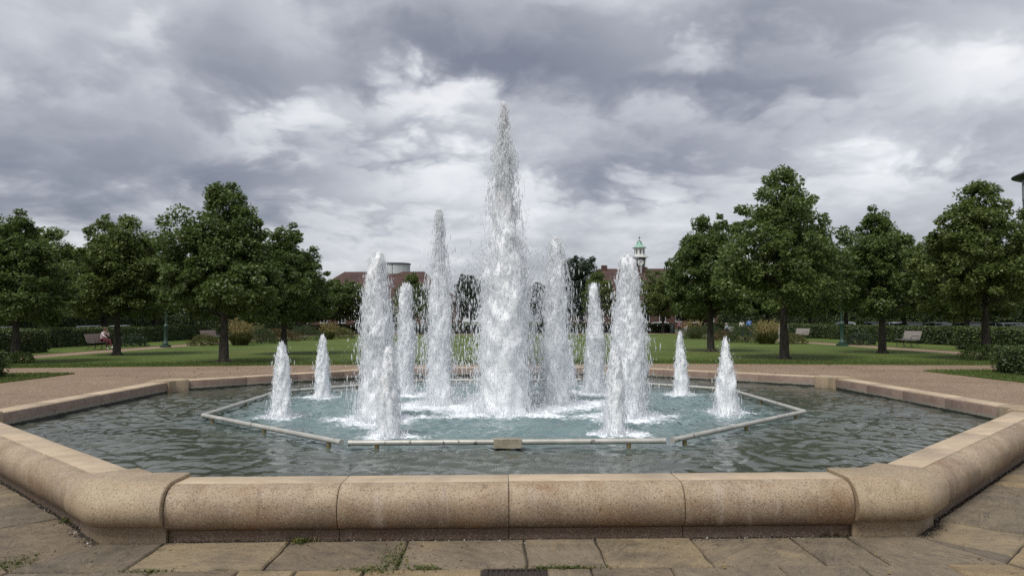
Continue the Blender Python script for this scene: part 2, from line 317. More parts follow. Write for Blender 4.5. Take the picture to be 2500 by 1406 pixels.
# ------------------------------------------------------------------ object helpers
def mesh_np(name, v, f):
    v = np.asarray(v, dtype=np.float32); f = np.asarray(f, dtype=np.int32)
    me = bpy.data.meshes.new(name); k = f.shape[1]
    me.vertices.add(len(v)); me.vertices.foreach_set('co', v.ravel())
    me.loops.add(f.size); me.loops.foreach_set('vertex_index', f.ravel())
    me.polygons.add(len(f)); me.polygons.foreach_set('loop_start', np.arange(0, f.size, k, dtype=np.int32))
    me.update(calc_edges=True); return me
def mesh_py(name, v, f):
    me = bpy.data.meshes.new(name); me.from_pydata([tuple(x) for x in v], [], f); me.update(); return me
def smooth(me, ang=None):
    me.polygons.foreach_set('use_smooth', [True]*len(me.polygons))
    if ang is not None: me.set_sharp_from_angle(angle=R(ang))
    return me
def obj(name, me, mat, parent=None, loc=None, rot=None, scale=None):
    o = bpy.data.objects.new(name, me); C.objects.link(o)
    if mat is not None and len(me.materials) == 0: me.materials.append(M[mat])
    if parent is not None: o.parent = parent
    if loc is not None: o.location = loc
    if rot is not None: o.rotation_euler = rot
    if scale is not None: o.scale = scale
    return o
def tag(o, label, cat, group=None):
    o['label'] = label; o['category'] = cat
    if group: o['group'] = group
    return o
def thing(name, label, cat, loc=(0, 0, 0), rz=0, group=None):
    o = bpy.data.objects.new(name, None); C.objects.link(o); o.empty_display_size = .2
    o.location = loc; o.rotation_euler = (0, 0, rz); return tag(o, label, cat, group)
def struct(name, me, mat, parent=None):
    o = obj(name, me, mat, parent)
    if parent is None: o['kind'] = 'structure'
    return o
class G:
    """collects boxes, tubes and prisms for ONE mesh"""
    def __init__(s): s.v = []; s.f = []
    def add(s, v, f):
        b = len(s.v); s.v += [tuple(x) for x in v]; s.f += [tuple(i+b for i in q) for q in f]; return s
    def box(s, x0, x1, y0, y1, z0, z1):
        v = [(x0, y0, z0), (x1, y0, z0), (x1, y1, z0), (x0, y1, z0), (x0, y0, z1), (x1, y0, z1), (x1, y1, z1), (x0, y1, z1)]
        return s.add(v, [(0, 3, 2, 1), (4, 5, 6, 7), (0, 1, 5, 4), (1, 2, 6, 5), (2, 3, 7, 6), (3, 0, 4, 7)])
    def tube(s, pts, rad, n=8, cap=True):
        pts = [Vector(p) for p in pts]; rad = rad if isinstance(rad, (list, tuple)) else [rad]*len(pts)
        v = []; f = []; ref = Vector((0, 0, 1))
        for i, p in enumerate(pts):
            d = (pts[min(i+1, len(pts)-1)] - pts[max(i-1, 0)]).normalized()
            a = d.cross(ref if abs(d.z) < .95 else Vector((1, 0, 0))).normalized(); b = d.cross(a)
            if i and a.dot(pa) < 0 and abs(d.z) < .95: pass
            pa = a
            for k in range(n):
                t = 2*math.pi*k/n; v.append(p + (a*math.cos(t) + b*math.sin(t))*rad[i])
        for i in range(len(pts)-1):
            for k in range(n): f.append((i*n+k, i*n+(k+1) % n, (i+1)*n+(k+1) % n, (i+1)*n+k))
        if cap: f.append(tuple(range(n))[::-1]); f.append(tuple((len(pts)-1)*n+k for k in range(n)))
        return s.add(v, f)
    def lathe(s, prof, n=16, c=(0, 0, 0), ph=0.):
        v = []; f = []
        for r_, z in prof:
            for k in range(n):
                t = ph+2*math.pi*k/n; v.append((c[0]+r_*math.cos(t), c[1]+r_*math.sin(t), c[2]+z))
        for i in range(len(prof)-1):
            for k in range(n): f.append((i*n+k, i*n+(k+1) % n, (i+1)*n+(k+1) % n, (i+1)*n+k))
        f.append(tuple(range(n))[::-1]); f.append(tuple((len(prof)-1)*n+k for k in range(n)))
        return s.add(v, f)
    def mesh(s, name='mesh', sm=None):
        me = mesh_py(name, s.v, s.f)
        if sm is not None: smooth(me, sm)
        return me
def copy_tree(o, parent=None):
    c = o.copy(); C.objects.link(c); c.parent = parent
    for ch in list(o.children): copy_tree(ch, c)
    return c

# ------------------------------------------------------------------ setting: ground, gravel, lawns, roads
def sheet(name, pts, z, mat, thick=0., jit=0., seg=.6, seed=1):
    rr = random.Random(seed); poly = []
    n = len(pts)
    for i in range(n):
        a, b = Vector(pts[i]), Vector(pts[(i+1) % n]); k = max(1, int((b-a).length/seg)) if jit else 1
        for j in range(k):
            q = a.lerp(b, j/k)
            if jit and j: q += Vector((rr.uniform(-jit, jit), rr.uniform(-jit, jit)))
            poly.append(q)
    m_ = len(poly); v = [(q.x, q.y, z) for q in poly]; f = [tuple(range(m_))]
    if thick:
        v += [(q.x, q.y, z-thick) for q in poly]
        f += [(i, m_+i, m_+(i+1) % m_, (i+1) % m_) for i in range(m_)]
    return struct(name, mesh_py(name, v, f), mat)
gx = [-4000, -36, -31.5, 31.5, 36, 4000]; gz = [-.12, -.12, -.02, -.02, -.12, -.12]
struct('ground', mesh_py('ground', [(x, y, z) for y in (-4000, 6000) for x, z in zip(gx, gz)], [(i, i+1, i+7, i+6) for i in range(5)]), 'meadow')
sheet('gravel_path', [(-31, -40), (31, -40), (31, 92), (-31, 92)], 0.0, 'gravel')
sheet('lawn', [(-20.9, 14.0), (-12, 14.9), (-5.8, 15.4), (7.2, 15.0), (14, 13.6), (20.6, 12.6), (20.9, 40), (20.9, 76), (-20.9, 76), (-20.9, 40)], .03, 'lawn', .05, .04, .5, 2)
sheet('lawn', [(-31, -30), (-13.45, -30), (-13.45, 11.1), (-31, 11.1)], .03, 'lawn', .05, .04, .5, 3)
sheet('lawn', [(13.1, -30), (31, -30), (31, 10.4), (13.1, 10.4)], .03, 'lawn', .05, .04, .5, 4)
sheet('lawn', [(-31, 14.2), (-23.4, 14.2), (-23.4, 78), (-31, 78)], .03, 'lawn', .05, .04, .5, 5)
sheet('lawn', [(22.9, 13), (31, 13), (31, 78), (22.9, 78)], .03, 'lawn', .05, .04, .5, 6)
for nm, s_ in (('road', -1), ('road', 1)):
    sheet(nm, [(s_*37-5, -200), (s_*37+5, -200), (s_*37+5, 300), (s_*37-5, 300)], -.11, 'asphalt')
sheet('road', [(-300, 93), (300, 93), (300, 101), (-300, 101)], .005, 'asphalt')
sheet('meadow', [(-300, 101.2), (300, 101.2), (300, 400), (-300, 400)], .001, 'meadow')

# short grass standing up along the lawns' near edges
def blades(n, x0, x1, y0, y1, h, seed, z=.028, edge=None):
    r_ = np.random.default_rng(seed)
    x = r_.uniform(x0, x1, n); y = r_.uniform(y0, y1, n)
    if edge is not None: y = np.interp(x, edge[0], edge[1]) + np.abs(r_.normal(0, 1.2, n))*1.0 - .02
    a = r_.uniform(0, 6.283, n); hh = h*r_.uniform(.5, 1.3, n); w = .006*r_.uniform(.8, 2, n)
    lean = r_.normal(0, .35, (n, 2))*hh[:, None]
    p = np.stack([x, y, np.full(n, z)], 1); s = np.stack([np.cos(a)*w, np.sin(a)*w, np.zeros(n)], 1)
    tip = p + np.concatenate([lean, hh[:, None]], 1)
    v = np.stack([p-s, p+s, tip], 1).reshape(-1, 3); return mesh_np('grass', v, np.arange(3*n).reshape(-1, 3))
g_ = obj('grass', blades(60000, -20.8, 20.5, 0, 0, .05, 5, edge=([-20.9, -12, -5.8, 7.2, 14, 20.6], [14.0, 14.9, 15.4, 15.0, 13.6, 12.6])), 'grass_blade'); g_['kind'] = 'stuff'; g_['label'] = 'short mown grass along the near edge of the big lawn'
g_ = obj('grass', blades(16000, -18, -13.45, 6, 11.1, .055, 6), 'grass_blade'); g_['kind'] = 'stuff'; g_['label'] = 'short grass on the corner lawn by the low hedge'
g_ = obj('grass', blades(16000, 13.1, 18, 4, 10.4, .055, 7), 'grass_blade'); g_['kind'] = 'stuff'; g_['label'] = 'short grass on the opposite corner lawn'

# ------------------------------------------------------------------ fountain basin
T8 = math.tan(math.pi/8)
def side(k):     # outward normal and tangent of side k, 0 = facing the camera
    a = -math.pi/2 + k*math.pi/4; n = Vector((math.cos(a), math.sin(a), 0)); return n, Vector((-n.y, n.x, 0))
basin = thing('fountain_basin', 'low octagonal granite fountain basin full of water', 'fountain')
A_IN = 6.79
prof_cop = [(A_IN, .12), (A_IN, .365), (A_IN+.006, .388), (A_IN+.028, .401), (7.085, .405), (7.092, .399), (7.105, .404), (7.15, .396), (7.195, .374), (7.232, .338), (7.254, .29), (7.262, .24), (7.256, .18), (7.238, .125), (7.216, .102), (7.20, .095), (7.09, .095)]
TOPSEG, INSEG = range(3, 4), range(0, 2)
def sweep(sections, prof, cap0=True, cap1=True, bevel=None):
    """sections: list of functions (a)->(x,y)"""
    v = []; f = []; n = len(prof)
    for s_ in sections:
        for a, z in prof:
            q = s_(a); v.append((q[0], q[1], z))
    for i in range(len(sections)-1):
        for j in range(n-1): f.append((i*n+j, i*n+j+1, (i+1)*n+j+1, (i+1)*n+j))
        f.append((i*n+n-1, i*n, (i+1)*n, (i+1)*n+n-1))
    if cap0: f.append(tuple(range(n))[::-1])
    if cap1: f.append(tuple((len(sections)-1)*n+j for j in range(n)))
    return v, f
def sec(k, s_):
    n, t = side(k); return lambda a: (n.x*a+t.x*s_, n.y*a+t.y*s_)
ARM = 7.2*T8 - .47
def stone_mesh(k, s0, s1, prof, mats, name, topj=(), inj=()):
    shrink = [(a + (.004 if a < 7.0 else -.004), z-.004) for a, z in prof]
    v, f = sweep([sec(k, s0), sec(k, s0+.006), sec(k, s1-.006), sec(k, s1)], prof)
    n = len(prof)
    for i in (0, 3):
        s_ = sec(k, (s0, s1)[i > 0])
        for j, (a, z) in enumerate(shrink): q = s_(a); v[i*n+j] = (q[0], q[1], z)
    me = mesh_py(name, v, f)
    for mm in mats: me.materials.append(M[mm])
    smooth(me, 35)
    for q in me.polygons:
        js = [x % n for x in q.vertices]
        if len(q.vertices) == 4:
            if min(js) in topj and max(js)-min(js) == 1: q.material_index = 1
            elif min(js) in inj and max(js)-min(js) == 1: q.material_index = 2
    return me
for k in range(8):
    L_ = 2*ARM; gap = .005
    jj = [-ARM+L_*i/4 + (rnd.uniform(-.03, .03) if 0 < i < 4 else 0) for i in range(5)]
    for i in range(4):
        dz = rnd.uniform(-.002, .002)
        pr = [(a+rnd.uniform(-.001, .001), z+dz) for a, z in prof_cop]
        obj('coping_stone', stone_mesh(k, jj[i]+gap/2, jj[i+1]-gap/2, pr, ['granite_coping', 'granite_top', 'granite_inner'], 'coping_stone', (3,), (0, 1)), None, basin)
        pp = [(A_IN+.06, -.03), (A_IN+.06, .086), (7.155, .088), (7.165, .08), (7.168, -.03)]
        obj('plinth_stone', stone_mesh(k, jj[i]+gap/2, jj[i+1]-gap/2, pp, ['granite_plinth'], 'plinth_stone'), None, basin)
prof_blk = [(A_IN-.035, .10), (A_IN-.035, .385), (A_IN-.028, .412), (A_IN-.005, .428), (7.08, .432), (7.15, .428), (7.21, .408), (7.262, .372), (7.300, .325), (7.318, .28), (7.322, .235), (7.31, .185), (7.285, .15), (7.265, .135), (7.10, .133)]
def corner_mesh(k, prof, rounded, name, dark=()):
    # corner between side k and side k+1
    n0, t0 = side(k); n1, t1 = side(k+1)
    def mit(a): b = (n0+n1).normalized()*(a/math.cos(math.pi/8)); return (b.x, b.y)
    secs = [sec(k, ARM+.003), sec(k, ARM+.012)]
    if rounded:
        def near(w, kk, sg):
            def fn(a):
                m0 = Vector((*mit(a), 0)); nn, tt = side(kk); far = nn*a + tt*(sg*(a*T8-w)); return (far.x, far.y)
            return fn
        secs += [near(.20, k, 1), near(.09, k, 1)]
        def midr(a):
            b = (n0+n1).normalized()*(a/math.cos(math.pi/8) - (.012 if a > 7.05 else 0)); return (b.x, b.y)
        secs += [midr, near(.09, k+1, -1), near(.20, k+1, -1)]
    else: secs += [mit]
    secs += [sec(k+1, -ARM-.012), sec(k+1, -ARM-.003)]
    v, f = sweep(secs, prof); n = len(prof)
    for i in (0, len(secs)-1):
        s_ = secs[i]
        for j, (a, z) in enumerate(prof):
            q = s_(a + (.006 if a < 7 else -.006)); v[i*n+j] = (q[0], q[1], z-(.006 if z > .3 else 0))
    me = mesh_py(name, v, f); me.materials.append(M['granite_block']); return smooth(me, 38)
for k in range(8):
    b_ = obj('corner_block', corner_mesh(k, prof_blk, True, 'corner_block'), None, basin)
    pb = [(A_IN+.03, -.03), (A_IN+.03, .130), (7.19, .130), (7.2, .122), (7.2, -.03)]
    obj('block_footing', corner_mesh(k, pb, False, 'block_footing'), None, b_)
gq = G(); gq.lathe([(7.3, -.03), (7.3, -.01)], 8, ph=math.pi/8); obj('basin_floor', gq.mesh(), 'slate_dark', basin)

# ------------------------------------------------------------------ jets: where they stand (x, y, height of tip)
WZ = .185
SM = [(-3.37, -1.40, 1.10), (-3.42, 1.42, 1.17), (-1.47, -3.40, 1.10), (1.36, -3.34, 1.10), (3.36, 1.50, 1.20), (3.36, -1.36, 1.15), (-1.40, 3.38, 1.0), (1.40, 3.38, 1.0)]
MD = [(-1.86, -1.86, 2.42), (1.80, -1.80, 2.38), (-1.93, 2.05, 2.15), (1.80, 2.10, 2.15)]
TL = [(-1.12, 0.15, 3.35), (0.88, .10, 2.85), (0.03, -1.0, 2.95), (-.05, 1.0, 2.75)]
CJ = (0.0, 0.0, 5.18)
# ------------------------------------------------------------------ water surface with waves and foam
rg = np.random.default_rng(11)
HN = 520; ext = 6.85
ax = np.linspace(-ext, ext, HN); gxv, gyv = np.meshgrid(ax, ax); gxv = gxv + 0; h = np.zeros_like(gxv)
rc = np.hypot(gxv, gyv)
aer = np.clip((4.25 - np.maximum(np.maximum(np.abs(gxv), np.abs(gyv)), (np.abs(gxv)+np.abs(gyv))/math.sqrt(2)))/1.4 + .45, 0, 1)
def rfield(n, l0, l1, seed):
    q = np.random.default_rng(seed); o_ = np.zeros_like(gxv)
    for i in range(n):
        lam = q.uniform(l0, l1); th = q.uniform(0, 6.283); kk = 6.283/lam
        o_ += np.sin(kk*(gxv*np.cos(th)+gyv*np.sin(th))+q.uniform(0, 6.283)+.8*np.sin(.8*gxv*np.sin(th*3+1)+.9*gyv*np.cos(th*2)))
    return o_/math.sqrt(n/2)
n1, n2, n3 = rfield(26, .65, 1.3, 1), rfield(26, .36, .7, 2), rfield(40, .10, .28, 3)
h = .026*np.tanh(np.abs(n1)/.85)+.0150*np.tanh(np.abs(n2)/.75)+.005*rfield(14, 1.0, 2.4, 4)+.0018*n3
for (jx, jy, jh) in SM+MD+TL+[CJ]:
    rr = np.hypot(gxv-jx, gyv-jy); ph = rg.uniform(0, 6.283); lam = .34+.05*rg.random()
    h += .0035*np.sin(6.283*rr/lam+ph+.5*np.sin(3*np.arctan2(gyv-jy, gxv-jx)))*np.exp(-rr/1.6)*(rr > .1)
calm = np.clip(.95+.25*rfield(10, 3.0, 6.5, 9), .65, 1.4); h *= calm
h -= h.mean()
h += .0062*n3*aer**2+.004*rfield(30, .2, .45, 5)*aer
foam = np.zeros_like(h)
for lst, r0, w in ((SM, .15, .27), (MD, .3, .55), (TL, .5, .55), ([CJ], .9, .75)):
    for (jx, jy, jh) in lst:
        th = np.arctan2(gyv-jy, gxv-jx); rr = np.hypot(gxv-jx, gyv-jy)*(1+.18*np.sin(3*th+jx*5)+.12*np.sin(7*th+jy*9))
        foam = np.maximum(foam, 1.15*np.exp(-(np.maximum(rr-r0, 0)/w)**1.3))
foam = np.maximum(foam, .22*(rc < 3.9)*aer)
h += foam**2*.02*np.sin(gxv*41+3*np.sin(gyv*23))*np.sin(gyv*37+2*np.sin(gxv*29))
cen = lambda a: .25*(a[:-1, :-1]+a[1:, :-1]+a[:-1, 1:]+a[1:, 1:])
mx = np.maximum(np.maximum(np.abs(cen(gxv)), np.abs(cen(gyv))), (np.abs(cen(gxv))+np.abs(cen(gyv)))/math.sqrt(2)) < A_IN+.03
idx = np.arange(HN*HN).reshape(HN, HN)
fq = np.stack([idx[:-1, :-1], idx[:-1, 1:], idx[1:, 1:], idx[1:, :-1]], -1)[mx]
used = np.unique(fq); remap = -np.ones(HN*HN, int); remap[used] = np.arange(len(used))
wv_ = np.stack([gxv.ravel(), gyv.ravel(), (WZ+h).ravel()], 1)[used]
wm = mesh_np('water', wv_, remap[fq]); smooth(wm)
for nm, arr in (('foam', foam), ('aerated', aer)):
    at = wm.attributes.new(nm, 'FLOAT', 'POINT'); at.data.foreach_set('value', arr.ravel()[used].astype(np.float32))
struct('water', wm, 'water')

# ------------------------------------------------------------------ pipes on brass feet
A_P, Z_P, R_P = 4.37, .262, .031
pl_ = {0: 'grey steel pipe crossing in front of the jets with a square box at its middle', 1: 'steel pipe on brass feet, right of the front pipe, running back to a bend',
       2: 'steel pipe running back from the bend at the far right of the jets', 3: 'steel pipe behind the rear right small jet', 4: 'steel pipe farthest back behind the tall centre jet',
       5: 'steel pipe behind the rear left small jet', 6: 'steel pipe running back from the bend at the far left of the jets', 7: 'stained steel pipe on brass feet, left of the front pipe, running back to a bend'}
for k in range(8):
    n, t = side(k); hl = A_P*T8
    e0, e1 = hl-.05, hl-.05
    if k in (1, 2): e0, e1 = (hl-.06, hl-.004) if k == 1 else (hl-.004, hl-.004)
    if k in (6, 7): e0, e1 = (hl-.004, hl-.004) if k == 6 else (hl-.004, hl-.06)
    c = n*A_P; th = thing('steel_pipe', pl_[k], 'pipe', (c.x, c.y, WZ), math.atan2(t.y, t.x), 'pipes around the jets'); zz = Z_P-WZ
    if k == 0:
        obj('tube', G().tube([(-e0, 0, zz), (-.156, 0, zz)], R_P, 14).mesh('tube', 40), 'pipe_metal', th)
        obj('tube', G().tube([(.156, 0, zz), (e1, 0, zz)], R_P, 14).mesh('tube', 40), 'pipe_metal', th)
        bq = G().box(-.155, .155, -.05, .05, zz-.062, zz+.036); me = bq.mesh('junction_box'); obj('junction_box', me, 'box_metal', th)
        obj('foot', G().lathe([(.03, -.12), (.03, .02)], 10, (0, 0, 0)).mesh('foot', 40), 'brass', th)
    else: obj('tube', G().tube([(-e0, 0, zz), (e1, 0, zz)], R_P, 14).mesh('tube', 40), 'pipe_metal', th)
    for s_ in ((-1.45, 1.35) if k == 0 else (-1.5, 0, 1.5)):
        obj('foot', G().lathe([(.026, -.15), (.026, zz-.024), (.032, zz-.023), (.032, zz-.012)], 10, (s_, 0, 0)).mesh('foot', 40), 'brass', th)
    for s_ in (-e0, e1):
        obj('end_collar', G().tube([(s_-.05*(1 if s_ > 0 else -1), 0, zz), (s_+.003*(1 if s_ > 0 else -1), 0, zz)], R_P+.003, 14).mesh('end_collar', 40), 'pipe_metal', th)

# ------------------------------------------------------------------ paving: octagonal courses of riven flags
paving = struct('paving', mesh_py('paving', [], []), 'soil')
bed_v = []; bed_f = []
gq = G()
A0 = 7.165
COURSES = {0: [.63, .62, .66, .7, .6, .6, .6], 1: [.62, .66, .7, .62, .66, .6, .6], 7: [.62, .66, .7, .62, .66, .6, .6], 2: [.5], 6: [.5], 3: [.34], 4: [.34], 5: [.34]}
def slab(poly, z0, seed):
    rr = random.Random(seed); pts = []; n = len(poly)
    for i in range(n):
        a, b = Vector(poly[i]), Vector(poly[(i+1) % n]); kk = max(2, int((b-a).length/.11))
        for j in range(kk):
            q = a.lerp(b, j/kk)
            if j: q += Vector((rr.uniform(-.006, .006), rr.uniform(-.006, .006)))
            pts.append(q)
    cxy = sum(pts, Vector((0, 0)))/len(pts); tx, ty = rr.uniform(-.006, .006), rr.uniform(-.006, .006); zt = z0+rr.uniform(-.004, .005)
    def zf(q): return zt+(q.x-cxy.x)*tx+(q.y-cxy.y)*ty
    m_ = len(pts); v = []; f = []
    for q in pts: v.append((q.x, q.y, zf(q)-.05))
    for q in pts: v.append((q.x, q.y, zf(q)-.012+rr.uniform(-.003, .002)))
    for q in pts:
        d_ = (cxy-q).normalized()*rr.uniform(.007, .016); v.append((q.x+d_.x, q.y+d_.y, zf(q)))
    for i in range(m_):
        j = (i+1) % m_; f.append((i, j, m_+j, m_+i)); f.append((m_+i, m_+j, 2*m_+j, 2*m_+i))
    f.append(tuple(2*m_+i for i in range(m_)))
    return smooth(mesh_py('flagstone', v, f), 30)
front_j = [-9, -2.52, -1.62, -.76, .09, .61, 1.31, 2.05, 2.47, 9]
sid = 0
for k in range(8):
    n, t = side(k); tt = 0.03
    for ci, wd in enumerate(COURSES[k]):
        t0, t1 = tt+.006, tt+wd-.006; tt += wd
        h0, h1 = (A0+t0)*T8, (A0+t1)*T8
        if k == 0 and ci == 0: js = list(front_j)
        else:
            rr = random.Random(k*31+ci); js = [-9]; x = -h1+rr.uniform(.2, .7)
            while x < h1-.3: js.append(x); x += rr.uniform(.6, 1.15)
            js.append(9)
        if k == 0 and ci == 1: js = [-9, -2.32, -1.77, -1.4, -.96, -.20, .21, .5, 1.02, 1.73, 2.25, 2.83, 9]
        for i in range(len(js)-1):
            s0, s1 = js[i]+.006, js[i+1]-.006
            def cl(s_, hh): return max(-hh+.005, min(hh-.005, s_))
            sk = .0
            P = [(cl(s0, h0), t0), (cl(s1, h0), t0), (cl(s1, h1), t1), (cl(s0, h1), t1)]
            if k == 0 and ci == 1 and i == 5: continue          # the drain sits here
            if P[2][0]-P[3][0] < .05: continue
            if P[1][0]-P[0][0] < .02: P = [P[0], P[2], P[3]]
            W_ = [(n.x*(A0+b)+t.x*a, n.y*(A0+b)+t.y*a) for a, b in P]
            sid += 1; obj('flagstone', slab(W_, .004, sid), 'flagstone', paving)
bed = []
for k in range(8):
    wsum = sum(COURSES[k])+.03; n0, _ = side(k); 
    for kk, sg in ((k, -1), (k, 1)):
        n, t = side(k)
        for a in ((A0-.02), (A0+wsum)) if sg < 0 else ((A0+wsum), (A0-.02)):
            p_ = n*a + t*(sg*a*T8); bed.append((p_.x, p_.y, -.012))
me = mesh_py('paving', bed, [tuple(range(i*4, i*4+4)) for i in range(8)]); me.materials.append(M['soil']); paving.data = me
# lift the gravel clear of the slabs: the bed lies just under it, so the gravel sheet gets a hole
gp = bpy.data.objects['gravel_path']
def ring_hole():
    outer = [(-31, -40), (31, -40), (31, 92), (-31, 92)]
    inner = []
    for k in range(8):
        wsum = sum(COURSES[k])+.01; n, t = side(k); hh = (A0+wsum)*T8
        rr = random.Random(k+50)
        for j in range(13):
            s_ = -hh+2*hh*j/12; a = A0+wsum+(rr.uniform(-.06, .05) if k in (2, 3, 4, 5, 6) else 0); p_ = n*a+t*s_; inner.append((p_.x, p_.y))
    bm = bmesh.new()
    vo = [bm.verts.new((*p_, 0)) for p_ in outer]; vi = [bm.verts.new((*p_, 0)) for p_ in inner]
    es = [bm.edges.new((vo[i], vo[(i+1) % 4])) for i in range(4)] + [bm.edges.new((vi[i], vi[(i+1) % len(vi)])) for i in range(len(vi))]
    bmesh.ops.triangle_fill(bm, use_beauty=True, edges=es)
    me = bpy.data.meshes.new('gravel_path'); bm.to_mesh(me); bm.free(); me.materials.append(M['gravel']); 
    return me
gp.data = ring_hole()

# crumbs of soil and grit washed against the plinth
r_ = np.random.default_rng(77); pts = []
for k in (0, 1, 7):
    n, t = side(k); q = 3200; s_ = r_.uniform(-3.0, 3.0, q); clump = .4+.6*np.sin(s_*5.1+k)*np.sin(s_*13.7)
    a_ = A0+np.abs(r_.normal(0, 1, q))*.030*(1+clump); a_ = np.where(np.abs(s_) > ARM, a_+.045, a_)
    pts.append(np.stack([n.x*a_+t.x*s_, n.y*a_+t.y*s_, np.full(q, .001)], 1))
pts = np.concatenate(pts); rad_ = np.clip(r_.lognormal(-5.5, .5, len(pts)), .0015, .014)
ov_ = np.array([[1, 0, 0], [-1, 0, 0], [0, 1, 0], [0, -1, 0], [0, 0, .8], [0, 0, -.8]], np.float32); of_ = np.array([[0, 2, 4], [2, 1, 4], [1, 3, 4], [3, 0, 4], [2, 0, 5], [1, 2, 5], [3, 1, 5], [0, 3, 5]])
gm = mesh_np('grit', (ov_[None]*rad_[:, None, None]+pts[:, None]).reshape(-1, 3), (of_[None]+6*np.arange(len(pts))[:, None, None]).reshape(-1, 3))
o = obj('grit', gm, 'grit', paving); o['kind'] = 'stuff'
# iron drain grate let into the second course
dr = thing('drain_grate', 'rusty iron drain grate let into the paving in front of the basin', 'drain', (.005, -8.02, -.005))
fr = G(); w_, d_ = .20, .20
fr.box(-w_, w_, d_-.025, d_, -.05, .004); fr.box(-w_, w_, -d_, -d_+.025, -.05, .004); fr.box(-w_, -w_+.03, -d_+.026, d_-.026, -.05, .004); fr.box(w_-.03, w_, -d_+.026, d_-.026, -.05, .004)
obj('frame', fr.mesh(), 'cast_iron', dr)
for i in range(9):
    x = -.152+i*.038; obj('bar', G().box(x-.009, x+.009, -d_+.026, d_-.026, -.04, .002).mesh('bar'), 'cast_iron', dr)
obj('sump', G().box(-w_, w_, -d_, d_, -.12, -.06).mesh('sump'), 'dark_iron', dr)

# ------------------------------------------------------------------ the jets
def strings(P, Q):
    """thin beaded strings of water: one square-section tube per string"""
    V_ = []; F_ = []; base = 0; ring = np.array([[1, 0, 0], [-.5, .87, 0], [-.5, -.87, 0]])
    for p, q in zip(P, Q):
        n = len(p)
        if n < 2: continue
        q = q.copy(); q[0] *= .35; q[-1] *= .35
        V_.append((p[:, None, :]+ring[None]*q[:, None, None]).reshape(-1, 3)); ii = base+np.arange(n*3).reshape(n, 3)
        F_.append(np.stack([ii[:-1], np.roll(ii[:-1], -1, 1), np.roll(ii[1:], -1, 1), ii[1:]], -1).reshape(-1, 4)); base += n*3
    return smooth(mesh_np('loose_water', np.concatenate(V_), np.concatenate(F_)))
def smn(r_, n, lo=0., hi=1.):      # smooth random function on [0,1]
    kx = np.linspace(0, 1, n); ky = r_.uniform(lo, hi, n)
    return lambda u: np.interp(u, kx, ky)
def modes(r_, n, mlo, mhi, klo, khi):
    return r_.integers(mlo, mhi+1, n), r_.uniform(klo, khi, n)*r_.choice([-1, 1], n), r_.uniform(0, 6.283, n)
def field(md, th, z):
    out_ = np.zeros_like(th)
    for m_, k_, p_ in zip(*md): out_ += np.cos(m_*th+k_*z+p_)
    return out_/math.sqrt(len(md[0])/2)
